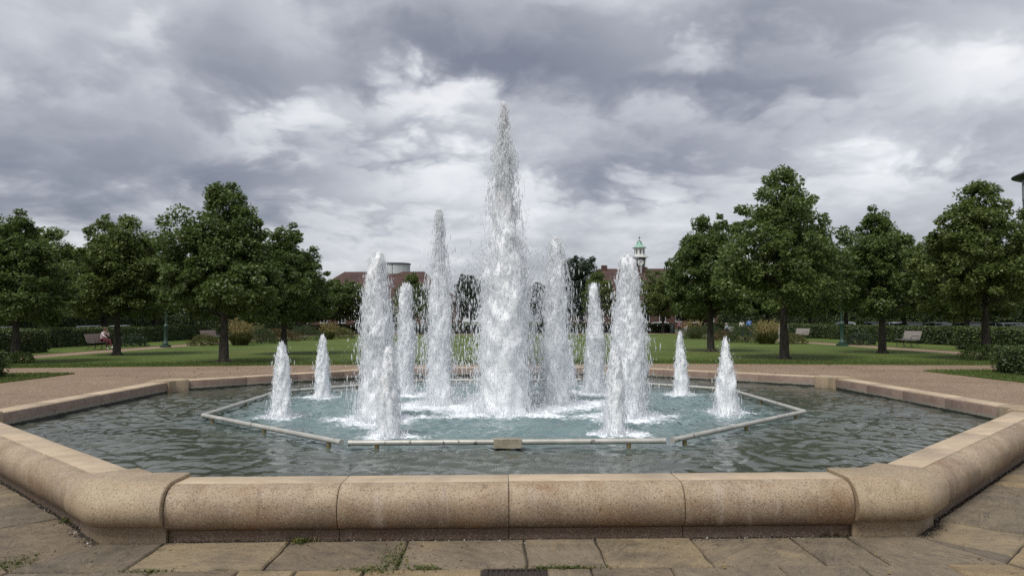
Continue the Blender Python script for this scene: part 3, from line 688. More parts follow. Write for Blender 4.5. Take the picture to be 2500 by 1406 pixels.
def jet_cloud(seed, H, prof, nstr, core_top=1.0, wob=.05, lace=1.0, strlen=.42, thin=None, cf_=.91):
    """prof: (height fraction, radius) pairs. Returns loose-water points, their sizes, the solid core mesh data and the outline function"""
    r_ = np.random.default_rng(seed); pu, pv = [p[0] for p in prof], [p[1] for p in prof]
    wx, wy = smn(r_, 9, -wob, wob), smn(r_, 9, -wob, wob)
    big = modes(r_, 8, 0, 3, 1.0, 6.0); mid = modes(r_, 14, 2, 7, 4, 22); fin = modes(r_, 22, 5, 16, 15, 70)
    def Renv(u, th): return np.interp(u, pu, pv)*(1+.07*field(big, th, u*H)+.05*field(mid, th, u*H))
    # solid froth core
    nt_, nz = 56, max(40, int(H*core_top/.018)); uu = np.linspace(0, core_top, nz); T_, U_ = np.meshgrid(np.linspace(0, 2*math.pi, nt_, endpoint=False), uu); zz = U_*H
    capf = np.sqrt(np.clip(1-np.clip((U_*H-(core_top*H-.09))/.09, 0, 1)**2, 0.0, 1))
    Rb = Renv(U_, T_); f1 = np.empty(U_.size); f2 = np.empty(U_.size); so = seed*7.3
    cx3 = (np.cos(T_)*Rb).ravel(); cy3 = (np.sin(T_)*Rb).ravel(); z3 = zz.ravel()
    for q_ in range(U_.size):
        x_, y_, z_ = cx3[q_], cy3[q_], z3[q_]
        f1[q_] = mnoise.noise((x_*7+so, y_*7, z_*2.6)); f2[q_] = mnoise.noise((x_*20, y_*20+so, z_*9))+.6*mnoise.noise((x_*46, y_*46, z_*30+so))
    f1 = f1.reshape(U_.shape); f2 = f2.reshape(U_.shape)
    Rr = Rb*cf_*(1+.20*f1)*(.12+.88*capf)+.014*f2*min(1, Rb.mean()/.14)
    if thin: Rr = Rr*np.interp(U_, [thin[0], thin[1], 1], [1, thin[2], thin[2]])*np.where(U_ > thin[1], 1+.5*f1, 1)
    drp = .05*f1*(U_ > .85)
    vx = Rr*np.cos(T_)+wx(U_); vy = Rr*np.sin(T_)+wy(U_)
    cv = np.stack([vx, vy, zz+drp], -1).reshape(-1, 3); ii = np.arange(nz*nt_).reshape(nz, nt_)
    cf = np.stack([ii[:-1], np.roll(ii[:-1], -1, 1), np.roll(ii[1:], -1, 1), ii[1:]], -1).reshape(-1, 4)
    P = []; Q = []
    for i in range(nstr):      # falling strings of water round the core
        u0 = r_.uniform(.04, 1.0)**.9; th0 = r_.uniform(0, 2*math.pi); Ln = strlen*r_.uniform(.06, 1)**1.5*(1 if H > 1.6 else .55)
        n = max(4, int(Ln/.019)); s_ = np.linspace(0, 1, n); un = np.clip(u0-s_*Ln/H, 0, 1)
        off = r_.uniform(.90, 1.0)+r_.exponential(.17)*lace if u0 < .85 else r_.uniform(.5, 1.12)
        R0 = Renv(un, np.full(n, th0))*off + s_*Ln*.05
        th1 = th0+r_.normal(0, .07)*s_+.025*np.sin(s_*r_.uniform(3, 9)+r_.uniform(0, 6))
        P.append(np.stack([R0*np.cos(th1)+wx(un), R0*np.sin(th1)+wy(un), un*H], 1))
        Q.append(np.maximum(r_.uniform(.0022, .0062)*(1+.55*np.sin(s_*r_.uniform(6, 30)+r_.uniform(0, 6)))*(1+.5*(s_ > .8)), .0012))
    rb = np.interp(.02, pu, pv)
    for i in range(int(480*rb/.25)):      # splash crown: short tongues thrown up and outwards
        th0 = r_.uniform(0, 6.283); r0 = rb*(.8+abs(r_.normal(0, .5))); hh = abs(r_.normal(0, .06))*math.exp(-(r0/rb-1)*.7)+.006; n = 4; s_ = np.linspace(0, 1, n); out_ = r_.uniform(.0, .06)
        P.append(np.stack([(r0+out_*s_)*math.cos(th0), (r0+out_*s_)*math.sin(th0), hh*s_*(1.6-s_)*1.2-.004], 1)); Q.append(r_.uniform(.004, .012)*(1-.6*s_))
    return P, Q, (cv, cf), Renv, r_
octv = np.array([[1, 0, 0], [-1, 0, 0], [0, 1, 0], [0, -1, 0], [0, 0, 1.4], [0, 0, -1.4]], np.float32)
octf = np.array([[0, 2, 4], [2, 1, 4], [1, 3, 4], [3, 0, 4], [2, 0, 5], [1, 2, 5], [3, 1, 5], [0, 3, 5]])
tetv = np.array([[1, 0, -.5], [-.5, .87, -.5], [-.5, -.87, -.5], [0, 0, 1.2]], np.float32); tetf = np.array([[0, 2, 1], [0, 1, 3], [1, 2, 3], [2, 0, 3]])
def streaks(points, radii, stretch, lean):
    n = len(points); v = octv[None]*radii[:, None, None]*np.stack([np.ones(n), np.ones(n), stretch], 1)[:, None, :]
    v[:, :, 0] += v[:, :, 2]*lean[:, 0:1]; v[:, :, 1] += v[:, :, 2]*lean[:, 1:2]
    return smooth(mesh_np('streaks', (v+points[:, None]).reshape(-1, 3), (octf[None]+6*np.arange(n)[:, None, None]).reshape(-1, 3)))
def mist(points, radii):
    n = len(points); v = (tetv[None]*radii[:, None, None]+points[:, None]).reshape(-1, 3)
    return mesh_np('mist', v, (tetf[None]+4*np.arange(n)[:, None, None]).reshape(-1, 3))
def drops(points, radii):
    n = len(points); v = (octv[None]*radii[:, None, None]+points[:, None]).reshape(-1, 3)
    f = (octf[None]+6*np.arange(n)[:, None, None]).reshape(-1, 3); return smooth(mesh_np('spray', v, f))
def make_jet(name, seed, H, prof, nstr, nstreak, ndrop, nmist, mat, label, loc, group=None, spread=.30, **kw):
    P, Q, (cv, cf), Renv, r_ = jet_cloud(seed, H, prof, nstr, **kw)
    if name == 'tall_jet':
        # upper half breaks up into loose ropes and beads of clear water
        ex = []; er = []
        for i in range(420):
            z0 = 2.3+2.55*r_.random()**1.1; Ln = r_.uniform(.03, .22); n = max(3, int(Ln/.011)); s_ = np.linspace(0, 1, n)
            zc_ = z0-s_*Ln; wdt = np.interp(zc_/H, [p[0] for p in prof], [p[1] for p in prof])
            th0 = r_.uniform(0, 6.283); r0 = min(1.15, abs(r_.normal(0, .52))); wdt = wdt*(.85+.3*math.sin(z0*7.1)*math.sin(z0*3.3+th0))
            a = th0+.05*np.sin(s_*r_.uniform(2, 8)+r_.uniform(0, 6)); rr = wdt*r0*(1+.05*np.sin(s_*r_.uniform(4, 12)))
            ex.append(np.stack([rr*np.cos(a)-.03*np.clip(zc_-4.2, 0, 1), rr*np.sin(a), zc_], 1)); er.append(r_.uniform(.003, .009)*(1+.5*np.sin(s_*r_.uniform(8, 26)+r_.uniform(0, 6))))
        for (x0, z0, x1, z1) in ((-.02, 5.0, .03, 4.5), (.06, 5.18, .05, 4.75), (-.03, 4.98, -.10, 4.7), (-.15, 4.82, -.05, 4.72), (-.02, 5.05, -.03, 4.3), (.0, 4.9, .04, 4.2), (.09, 4.95, .07, 4.6), (.01, 4.8, -.01, 4.0), (-.05, 4.75, -.03, 4.1)):
            n = 60; s_ = np.linspace(0, 1, n); ex.append(np.stack([x0+(x1-x0)*s_+.025*np.sin(s_*9+z0*7), .03*np.sin(s_*7+x0*40), z0+(z1-z0)*s_], 1)); er.append(.008+.007*np.sin(s_*3.1)+.004*np.sin(s_*23))
        P = P+ex; Q = Q+er
    t = thing(name, label, 'water jet', loc, 0, group)
    obj('water_column', smooth(mesh_np('water_column', cv, cf)), mat, t)
    o = obj('loose_water', strings(P, Q), 'spray', t); o['kind'] = 'stuff'
    ns = nstreak; u = r_.uniform(0, 1.0, ns)
    if name == 'tall_jet': u = np.where(r_.random(ns) < np.interp(u, [0, .5, .7, .95, 1], [1, 1, .75, .5, .25]), u, u*.5)
    th = r_.uniform(0, 6.283, ns); c0 = kw.get('cf_', .91); rr = Renv(u, th)*(np.clip(c0+.03+r_.normal(0, .07, ns), .3, 1.4)+np.where(r_.random(ns) < .35, r_.exponential(.9*(1.08-c0)+.04, ns), 0))
    if name == 'tall_jet': rr = np.where(u > .55, Renv(u, th)*np.sqrt(r_.random(ns))*(.8+.3*np.sin(u*40+th*2)), rr)
    pts = np.stack([rr*np.cos(th), rr*np.sin(th), u*H], 1); ht = np.clip((u-.9)/.1, 0, 1)
    o = obj('streaks', streaks(pts, r_.uniform(.0035, .0095, ns)*(1 if H > 1.6 else .75), r_.uniform(1.2, 7.0, ns), r_.normal(0, .06, (ns, 2))), 'spray', t); o['kind'] = 'stuff'
    nd = int(ndrop*.65); u = r_.uniform(0, 1, nd)**1.1; th = r_.uniform(0, 6.283, nd)
    rr = Renv(u, th)*(.9+r_.exponential(spread, nd)); rr += r_.exponential(.05, nd)*(1-u*.6)
    pts = np.stack([rr*np.cos(th), rr*np.sin(th), np.clip(u*H*1.0, .01, None)], 1)
    rad = np.clip(r_.lognormal(-5.75, .45, nd), .0015, .010)
    o = obj('spray', drops(pts.astype(np.float32), rad), 'spray', t); o['kind'] = 'stuff'
    nm_ = int(nmist*.62); u = r_.uniform(0, 1, nm_)**1.25; th = r_.uniform(0, 6.283, nm_); rr = Renv(u, th)*(.85+r_.exponential(.28, nm_))+r_.exponential(.07, nm_)*(1-.5*u)
    pts = np.stack([rr*np.cos(th), rr*np.sin(th), u*H], 1); o = obj('mist', mist(pts.astype(np.float32), r_.uniform(.0015, .0031, nm_)), 'spray', t); o['kind'] = 'stuff'
    return t
tall = make_jet('tall_jet', 3, 5.18, [(0, .54), (.12, .50), (.39, .42), (.59, .34), (.79, .25), (.885, .15), (.95, .07), (1, .03)], 260, 13000, 10000, 30000, 'froth_tall', 'tallest water jet at the centre, breaking into loose beads at its top', (CJ[0], CJ[1], WZ), core_top=.86, wob=.035, lace=.6, cf_=.74, thin=(.52, .72, .55))
mlab = ['water jet with a rounded head, nearest on the left of the tall centre jet', 'water jet in front of the clock tower', 'slim water jet half hidden between two others, left of the centre', 'slim water jet standing before the pale round-crowned tree, right of the centre']
tlab = ['high water jet with a clear pointed tip, left of the tallest jet', 'broad water jet with a hooked head, just right of the tallest jet', 'frothy water jet merging into the front of the tallest jet', 'frothy water jet hidden behind the tallest jet']
def pf(rb, rm, rt, tip=.05): return [(0, rb*1.05), (.08, rb), (.5, rm), (.85, rt), (.95, rt*.8), (1, rt*.45)]
mprof = [pf(.255, .225, .135), pf(.26, .215, .135), pf(.175, .15, .12), pf(.19, .17, .09)]
for i, (x, y, hh) in enumerate(MD):
    make_jet('water_jet', 21+i, hh, mprof[i], (240, 240, 170, 170)[i], (3600, 3600, 2600, 2600)[i], 3000, 9000, 'froth', mlab[i], (x, y, WZ), 'jets of the middle rings', wob=.03)
tprof = [pf(.30, .24, .08), pf(.32, .27, .15), pf(.44, .36, .2), pf(.34, .3, .16)]
for i, (x, y, hh) in enumerate(TL):
    make_jet('water_jet', 41+i, hh, tprof[i], (380, 380, 200, 120)[i], (5000, 5000, 4200, 2400)[i], (5000, 5000, 3500, 2000)[i], (18000, 18000, 12000, 6000)[i], 'froth_mid' if i == 0 else 'froth', tlab[i], (x, y, WZ), 'jets of the middle rings', wob=.03, lace=1.5 if i < 2 else 1, cf_=(.64, .66, .78, .84)[i])
slab_ = ['small water jet with a split tip, leftmost of the low jets', 'small pointed jet before the far rim, second from the left', 'small frothy jet at the front just behind the left half of the front pipe', 'small frothy jet at the front just behind the right half of the front pipe',
         'small pointed jet before the far rim, second from the right', 'small cone-shaped jet, rightmost of the low jets', 'small jet hidden at the back left behind the taller ones', 'small jet hidden at the back right behind the taller ones']
def ps(rb, rm, rt): return [(0, rb*1.1), (.08, rb), (.5, rm), (.8, rt), (.93, rt*.62), (1, rt*.25)]
sprof = [ps(.155, .12, .085), ps(.135, .12, .07), ps(.14, .12, .08), ps(.135, .115, .08), ps(.15, .11, .055), ps(.19, .125, .06), ps(.14, .11, .06), ps(.14, .11, .06)]
for i, (x, y, hh) in enumerate(SM):
    make_jet('small_jet', 61+i, hh, sprof[i], 70, 1000, 320, 1000, 'froth', slab_[i], (x, y, WZ), 'low jets of the outer ring', wob=.014, lace=.5, cf_=.9)

# ------------------------------------------------------------------ fallen leaves
r_ = np.random.default_rng(99); nl = 1500
fxy = np.concatenate([np.stack([r_.uniform(-20, 20, nl), r_.uniform(15.5, 34, nl)], 1), np.stack([r_.uniform(-12.5, 12.5, 260), r_.uniform(8.2, 14, 260)], 1), np.stack([r_.uniform(-6, 6, 70), r_.uniform(-8.6, -7.3, 70)], 1)])
fz = np.where(fxy[:, 1] > 15, .05, .012); n = len(fxy); aa = r_.uniform(0, 6.283, n)
axs = np.stack([np.cos(aa), np.sin(aa), r_.normal(0, .25, n)], 1); nrs = np.stack([r_.normal(0, .3, n), r_.normal(0, .3, n), np.ones(n)], 1); lnf = np.where(fxy[:, 1] > 0, r_.uniform(.05, .10, n), r_.uniform(.02, .045, n))
axs /= np.linalg.norm(axs, axis=1, keepdims=True); sd2 = np.cross(axs, nrs); sd2 /= np.linalg.norm(sd2, axis=1, keepdims=True); p0 = np.concatenate([fxy, fz[:, None]], 1)
vv = np.stack([p0, p0+axs*(lnf*.5)[:, None]+sd2*(lnf*.33)[:, None], p0+axs*lnf[:, None], p0+axs*(lnf*.5)[:, None]-sd2*(lnf*.33)[:, None]], 1).reshape(-1, 3)
o = obj('leaves', mesh_np('leaves', vv, np.arange(4*n).reshape(-1, 4)), 'dead_leaf'); o['kind'] = 'stuff'; o['label'] = 'fallen dry leaves scattered on lawn, gravel and paving'
# ------------------------------------------------------------------ weeds in the joints
def tuft(name, label, cx_, cy_, lx, ly, n, h_, mat, seed, group):
    r_ = np.random.default_rng(seed); p = np.stack([r_.normal(0, lx, n), r_.normal(0, ly, n), np.full(n, -.006)], 1)
    a = r_.uniform(0, 6.283, n); hh = h_*.7*r_.uniform(.3, 1.2, n); le = r_.normal(0, .75, (n, 2))*hh[:, None]; w = r_.uniform(.002, .006, n)
    s = np.stack([np.cos(a)*w, np.sin(a)*w, 0*a], 1); midp = p+np.concatenate([le*.35, hh[:, None]*.65], 1); tipp = p+np.concatenate([le, hh[:, None]*.8], 1)
    v = np.stack([p-s*.5, p+s*.5, midp+s, tipp, midp-s], 1).reshape(-1, 3); b = 5*np.arange(n)[:, None]
    f = np.concatenate([b+np.array([[0, 1, 2, 4]]), b+np.array([[4, 2, 3, 3]])])
    me = bpy.data.meshes.new('tuft'); vv = v.tolist(); ff = [tuple(x) for x in (b+np.array([[0, 1, 2, 4]])).tolist()]+[tuple(x) for x in (b+np.array([[4, 2, 3]])).tolist()]
    me.from_pydata(vv, [], ff); me.update()
    o = tag(obj(name, me, mat, None, (cx_, cy_, 0)), label, 'weed', group)
    if n > 150 or lx > .085: o['kind'] = 'stuff'
    return o
gw = 'weeds in the paving joints'
tuft('weed_tuft', 'green weed tuft against the plinth, left of the middle', -1.53, -7.20, .05, .04, 160, .075, 'weed_leaf', 1, gw)
tuft('weed_tuft', 'yellowing weeds filling a paving joint left of the drain grate', -.80, -7.62, .05, .16, 380, .05, 'weed_leaf', 2, gw)
tuft('weed_tuft', 'straggly yellow weeds at the corner of a flagstone left of the drain', -.93, -7.83, .10, .035, 240, .045, 'weed_leaf', 3, gw)
tuft('weed_tuft', 'small green tuft just left of the drain grate', -.56, -7.82, .06, .02, 120, .05, 'weed_leaf', 4, gw)
tuft('weed_tuft', 'long strip of green weeds in the joint right of the drain grate', .34, -7.825, .14, .016, 380, .04, 'weed_leaf', 5, gw)
tuft('weed_tuft', 'low weeds in the joint near the lower left of the paving', -2.36, -7.83, .09, .02, 160, .04, 'weed_leaf', 6, gw)
tuft('weed_tuft', 'weeds at the far left edge of the paving', -3.30, -7.62, .07, .10, 240, .045, 'weed_leaf', 7, gw)
tuft('weed_tuft', 'dark weeds below the left front side of the basin', -3.55, -6.55, .05, .05, 180, .06, 'weed_leaf', 12, gw)
tuft('dry_grass', 'dry brown grass along the plinth beside the left corner block', -2.12, -7.15, .16, .012, 300, .045, 'dry_grass', 8, gw)
tuft('dry_grass', 'dry brown grass along the plinth left of the middle joint', -1.02, -7.15, .16, .012, 240, .04, 'dry_grass', 9, gw)
tuft('dry_grass', 'dry brown tuft beside the right corner block', 2.42, -7.15, .07, .015, 200, .06, 'dry_grass', 10, gw)
tuft('dry_grass', 'brown debris against the right front side of the basin', 3.75, -6.32, .07, .06, 220, .035, 'dry_grass', 11, gw)

# ------------------------------------------------------------------ leaves
def leaf_mesh(name, c, axis, nrm, ln, wd):
    n = len(c); axis = axis/np.linalg.norm(axis, axis=1, keepdims=True)
    s = np.cross(axis, nrm); s /= np.maximum(np.linalg.norm(s, axis=1, keepdims=True), 1e-6); l = ln[:, None]; w = wd[:, None]*.5
    v = np.stack([c, c+axis*l*.5+s*w, c+axis*l, c+axis*l*.5-s*w], 1).reshape(-1, 3)
    return mesh_np(name, v, np.arange(4*n).reshape(-1, 4))
def crown(seed, H, zb, rad, shape, ncl, per, leaf, lobe=None, clump=.42):
    r_ = np.random.default_rng(seed)
    lob0 = smn(r_, 8, .80, 1.16); lz = smn(r_, 9, .86, 1.12); lo1, lo2 = r_.uniform(0, 6.28, 2)
    def lob(q): return lob0(q)
    def rad_at(u):
        if shape == 'cone': q = (1-u**1.5)**.75*np.clip((u+.06)/.22, 0, 1)**.5
        elif shape == 'oval': q = np.sqrt(np.clip(1-(2*u-1)**2, 0, 1))**.8
        else: q = (1-u**2.4)**.62*np.clip((u+.08)/.2, 0, 1)**.5
        return rad*q
    cc = []; rr = []
    lobes = []      # branch masses that make up the crown
    nl_ = 36
    for i in range(nl_):
        u = (i+r_.uniform(.1, .9))/nl_; u = .04+.90*u; th = i*2.4+r_.uniform(-.5, .5); ra_ = float(rad_at(np.array(u)))*lob(th/(2*math.pi))*lz(u)
        lr_ = max(.48, ra_*r_.uniform(.38, .56)); d_ = max(0., ra_*1.04-lr_*r_.uniform(.85, 1.05)); lobes.append((d_*math.cos(th), d_*math.sin(th), zb+.2+u*(H-zb-.5), lr_))
    lobes.append((0, 0, H-.62, .55))
    wts = np.array([l[3]**2 for l in lobes]); wts /= wts.sum(); n_out = int(ncl*.80)
    for i in range(ncl):
        if i < n_out:
            lx_, ly_, lz_, lr_ = lobes[r_.choice(len(lobes), p=wts)]; v_ = r_.normal(0, 1, 3); v_ /= np.linalg.norm(v_)
            ov_ = np.array([lx_, ly_, .25]); ov_ = ov_/max(np.linalg.norm(ov_), .2); v_ = v_+.35*ov_; v_ /= np.linalg.norm(v_)
            cc.append((lx_+v_[0]*lr_*.92, ly_+v_[1]*lr_*.92, max(zb+.05, lz_+v_[2]*lr_*.80))); rr.append(clump*r_.uniform(.5, .95))
        else:
            u = r_.uniform(.05, .8); th = r_.uniform(0, 6.283); r0 = rad_at(np.array(u))*r_.uniform(.1, .7); cc.append((r0*math.cos(th), r0*math.sin(th), zb+.15+u*(H-zb-.3))); rr.append(clump*r_.uniform(.8, 1.25))
    for i in range(46):      # twigs standing out of the outline
        lx_, ly_, lz_, lr_ = lobes[r_.choice(len(lobes), p=wts)]; v_ = r_.normal(0, 1, 3)+np.array([lx_, ly_, .6]); v_ /= np.linalg.norm(v_)
        cc.append((lx_+v_[0]*lr_*1.16, ly_+v_[1]*lr_*1.16, max(zb+.05, lz_+v_[2]*lr_*1.08))); rr.append(clump*r_.uniform(.3, .55))
    if lobe:
        lx, ly, lzv, lr, ln_ = lobe
        for i in range(ln_):
            v_ = r_.normal(0, 1, 3); v_ /= np.linalg.norm(v_); cc.append((lx+v_[0]*lr*r_.uniform(.5, 1), ly+v_[1]*lr*r_.uniform(.5, 1), lzv+v_[2]*lr*1.1*r_.uniform(.5, 1))); rr.append(clump*r_.uniform(.6, 1.1))
    cc = np.array(cc); rr = np.array(rr); n = len(cc)*per
    C_ = np.repeat(cc, per, 0); R_ = np.repeat(rr, per)
    v_ = r_.normal(0, 1, (n, 3)); v_ /= np.linalg.norm(v_, axis=1, keepdims=True); v_[:, 2] *= .72
    pos = C_+v_*(R_*r_.uniform(.35, 1.05, n)**.6)[:, None]
    outw = C_*np.array([1, 1, .0]); outw /= np.maximum(np.linalg.norm(outw, axis=1, keepdims=True), .1)
    axis = .55*v_+.5*outw+r_.normal(0, .45, (n, 3)); axis[:, 2] -= .45
    nrm = r_.normal(0, .55, (n, 3))+.35*v_; nrm[:, 2] += .8
    ln = leaf*r_.uniform(.7, 1.35, n)
    return leaf_mesh('crown', pos, axis, nrm, ln, ln*r_.uniform(.65, .85, n)), cc
def trunk_mesh(seed, H, zb, cc, r0=.15, lean=0.):
    r_ = random.Random(seed); g = G(); top = zb+(H-zb)*.72
    ax_ = [(lean*z/top+r_.uniform(-.02, .02)*(z > .2), r_.uniform(-.02, .02)*(z > .2), z) for z in np.linspace(0, top, 9)]
    rs = [r0*1.45, r0*1.05]+[r0*(1-.75*i/8) for i in range(2, 9)]; ax_[0] = (ax_[0][0], ax_[0][1], -.08); ax_.insert(1, (0, 0, .12)); rs.insert(1, r0*1.15)
    g.tube(ax_, rs, 10)
    for i in range(16):
        c = cc[r_.randrange(len(cc))]; z0 = zb*.85+(min(c[2], top)-zb*.85)*r_.uniform(.3, .7); z0 = min(max(z0, zb*.85), top*.95)
        b0 = Vector((lean*z0/top, 0, z0)); b1 = Vector(c)*.95; mid = b0.lerp(b1, .5)+Vector((r_.uniform(-.15, .15), r_.uniform(-.15, .15), r_.uniform(-.1, .3)))
        g.tube([b0, mid, b1], [r0*.38, r0*.22, .012], 6)
    # root flare
    for i in range(5):
        a = i*1.26+r_.uniform(-.3, .3); g.tube([(0, 0, .2), (math.cos(a)*r0*1.3, math.sin(a)*r0*1.3, .05), (math.cos(a)*r0*2.3, math.sin(a)*r0*2.3, -.06)], [r0*.7, r0*.45, r0*.15], 6)
    return g.mesh('trunk', 60)
TV = []
for sd_, (H_, zb, ra, shp, ncl, per, lf, lobe) in enumerate([
        (7.1, 1.85, 2.45, 'cone', 330, 120, .11, (-1.55, -.5, 4.9, .95, 34)),      # big lime with a side lobe
        (7.8, 1.90, 2.60, 'cone', 360, 120, .11, None),
        (7.1, 1.95, 2.30, 'round', 330, 120, .11, None),
        (6.9, 1.85, 2.25, 'cone', 310, 120, .11, None),
        (7.2, 1.70, 2.35, 'oval', 250, 70, .17, None),
        (13.0, 2.4, 4.6, 'oval', 330, 80, .26, (2.4, 0, 6, 1.8, 40))]):
    cm, cc = crown(sd_*13+5, H_, zb, ra, shp, ncl, per, lf, lobe, .42 if sd_ < 5 else .8)
    TV.append((cm, trunk_mesh(sd_+3, H_, zb, cc, .17 if sd_ < 5 else .3), H_))
def tree(var, x, y, h_, wscale, rz, label, group=None, mat='lime_leaf', cat='tree', zoff=0):
    cm, tm, H_ = TV[var]; s = h_/H_
    t = thing('lime_tree' if var < 5 else 'broad_tree', label, cat, (x, y, zoff), rz, group); 
    wscale *= 1.08; o = obj('crown', cm, 'lime_leaf', t, scale=(s*wscale, s*wscale, s))
    o.material_slots[0].link = 'OBJECT'; o.material_slots[0].material = M[mat]      # shared mesh, own leaf colour
    obj('trunk', tm, 'bark', t, scale=(s, s, s))
    return t
gl_ = 'lime trees on the lawn'
tree(0, -11.0, 17.1, 7.2, .97, 0, 'big lime tree with a side lobe, nearest on the left lawn', gl_)
tree(1, 11.5, 17.6, 7.9, 1.0, 1.1, 'tallest lime tree with a conical crown, nearest on the right lawn', gl_)
tree(2, -18.8, 24.2, 7.15, 1.0, .5, 'round-headed lime tree beside the woman on the bench', gl_, 'lime_leaf_warm')
tree(3, 18.0, 22.4, 7.0, .95, 2.0, 'lime tree in front of the empty slatted bench on the right', gl_)
tree(3, -19.3, 17.3, 6.1, 1.0, 4.0, 'lime tree cut by the left edge of the picture', gl_)
tree(1, 18.9, 16.2, 7.1, 1.06, 3.7, 'lime tree cut by the right edge of the picture beside the low hedge', gl_, 'lime_leaf_warm')
tree(3, -10.7, 24.3, 6.5, 1.08, 5.2, 'lime tree behind the pair of low jets on the left', gl_)
tree(2, 10.6, 25.0, 7.2, .92, 2.8, 'lime tree partly hidden behind the tallest lime on the right', gl_)
gb = 'trees beyond the path and hedges'
bl = [(2, -33.5, 43, 9.2, 1.05, 'lime tree behind the hedge at the far left'), (3, -32.0, 34, 8.2, 1.2, 'tree behind the hedge left of the woman on the bench'), (3, -32.5, 49, 9.0, 1.25, 'tree behind the hedge above the seated woman'),
      (1, -31.5, 56, 9.4, 1.2, 'tree behind the hedge between the two left benches'), (2, -31.5, 64, 9.2, 1.3, 'tree beyond the golden grasses on the left'),
      (2, -28.5, 74, 8.4, 1.25, 'tree at the far end of the left path'), (1, -23.5, 80, 7.6, 1.25, 'tree behind the second left bench'), (3, -27, 68, 8.2, 1.2, 'tree behind the russet shrub on the left'),
      (2, 33.0, 31, 8.2, 1.25, 'tree behind the thick hedge on the right'), (3, 32.5, 39, 8.4, 1.25, 'tree behind the hedge near the right lamp post'), (1, 32.5, 47, 8.6, 1.2, 'tree behind the hedge above the far right bench'),
      (2, 31.5, 55, 8.6, 1.25, 'tree beyond the walking couple'), (3, 31.5, 63, 8.6, 1.25, 'tree beyond the seated person on the right'),
      (2, 30, 71, 8.2, 1.25, 'tree beside the far right bench'), (1, 25, 79, 7.8, 1.2, 'tree at the far end of the right path')]
for i, (v, x, y, h_, w, lab) in enumerate(bl): tree(v, x, y, h_, w, i*1.7, lab, gb, 'lime_leaf' if i % 3 else 'lime_leaf_warm', zoff=-.22 if abs(x) > 32 else 0)
def fx(px, y, py=784.):
    a = (px-1250)/1824.87; b = .999-.0445*(703-py)/1824.87; return -.0843+(y+12.7465)*(a+.0167*b)/(b-.0167*a)
far = [(4, 812, 84, 7.2, 1.2, 'lime_leaf', 'far lime tree before the red-roofed hall, left one of a pair'), (2, 866, 86, 7.1, 1.1, 'lime_leaf', 'far lime tree before the red-roofed hall, right one of a pair'),
       (3, 1005, 82, 7.9, .95, 'lime_leaf_warm', 'far lime tree behind the slim jet left of centre'), (4, 1150, 84, 7.6, .72, 'dark_leaf', 'narrow dark tree seen between the jets left of centre'),
       (4, 1325, 84, 6.6, .95, 'dark_leaf', 'dark tree mostly veiled by the jet right of centre'), (2, 1462, 82, 8.1, .85, 'lime_leaf_warm', 'pale round-crowned tree behind the slim jet right of centre'),
       (4, 1618, 82, 7.9, 1.08, 'lime_leaf_warm', 'round lime tree below the red roof right of the clock tower'), (3, 1710, 84, 6.8, 1.0, 'lime_leaf', 'far tree beside the standing person in pink'), (2, 755, 86, 7.4, 1.2, 'lime_leaf', 'far tree beside the golden grasses'),
       (3, 1235, 90, 6, 1, 'dark_leaf', 'far tree behind the centre jet')]
for i, (v, px, y, h_, w, mt, lab) in enumerate(far): tree(v, fx(px, y), y, h_, w, i*2.1, lab, 'trees at the far end of the park', mt)
gd = 'distant trees closing the view'
for i, (x, y, h_, lab) in enumerate([(-78, 95, 8, 'distant dark tree beyond the brick houses at the far left'), (-70, 104, 8.5, 'distant dark tree behind the round-headed lime'), (-62, 112, 8, 'distant dark tree behind the seated woman'), (-54, 106, 8.5, 'distant dark tree behind the left lamp post'),
        (-46, 112, 8, 'distant dark tree behind the big left lime'), (-40, 104, 7.5, 'distant dark tree behind the golden grass on the left'), (-33, 112, 8, 'distant dark tree left of the red-roofed hall'), (78, 92, 8, 'distant dark tree below the round tower'), (70, 100, 8.5, 'distant dark tree behind the silver cars on the right'),
        (62, 108, 8, 'distant dark tree behind the empty grey bench'), (54, 112, 8.5, 'distant dark tree behind the right lamp post'), (47, 118, 8, 'distant dark tree behind the tallest lime'), (40, 112, 8, 'distant dark tree behind the walking couple'), (34, 118, 7.5, 'distant dark tree right of the clock tower hall')]):
    tree((4, 2)[i % 2], x, y, h_, 1.5, i*1.3, lab, gd, 'dark_leaf', zoff=-.6)
tree(5, fx(1418, 112), 112, 12.8, .88, .3, 'large dark broad-crowned tree left of the clock tower roof', None, 'dark_leaf')

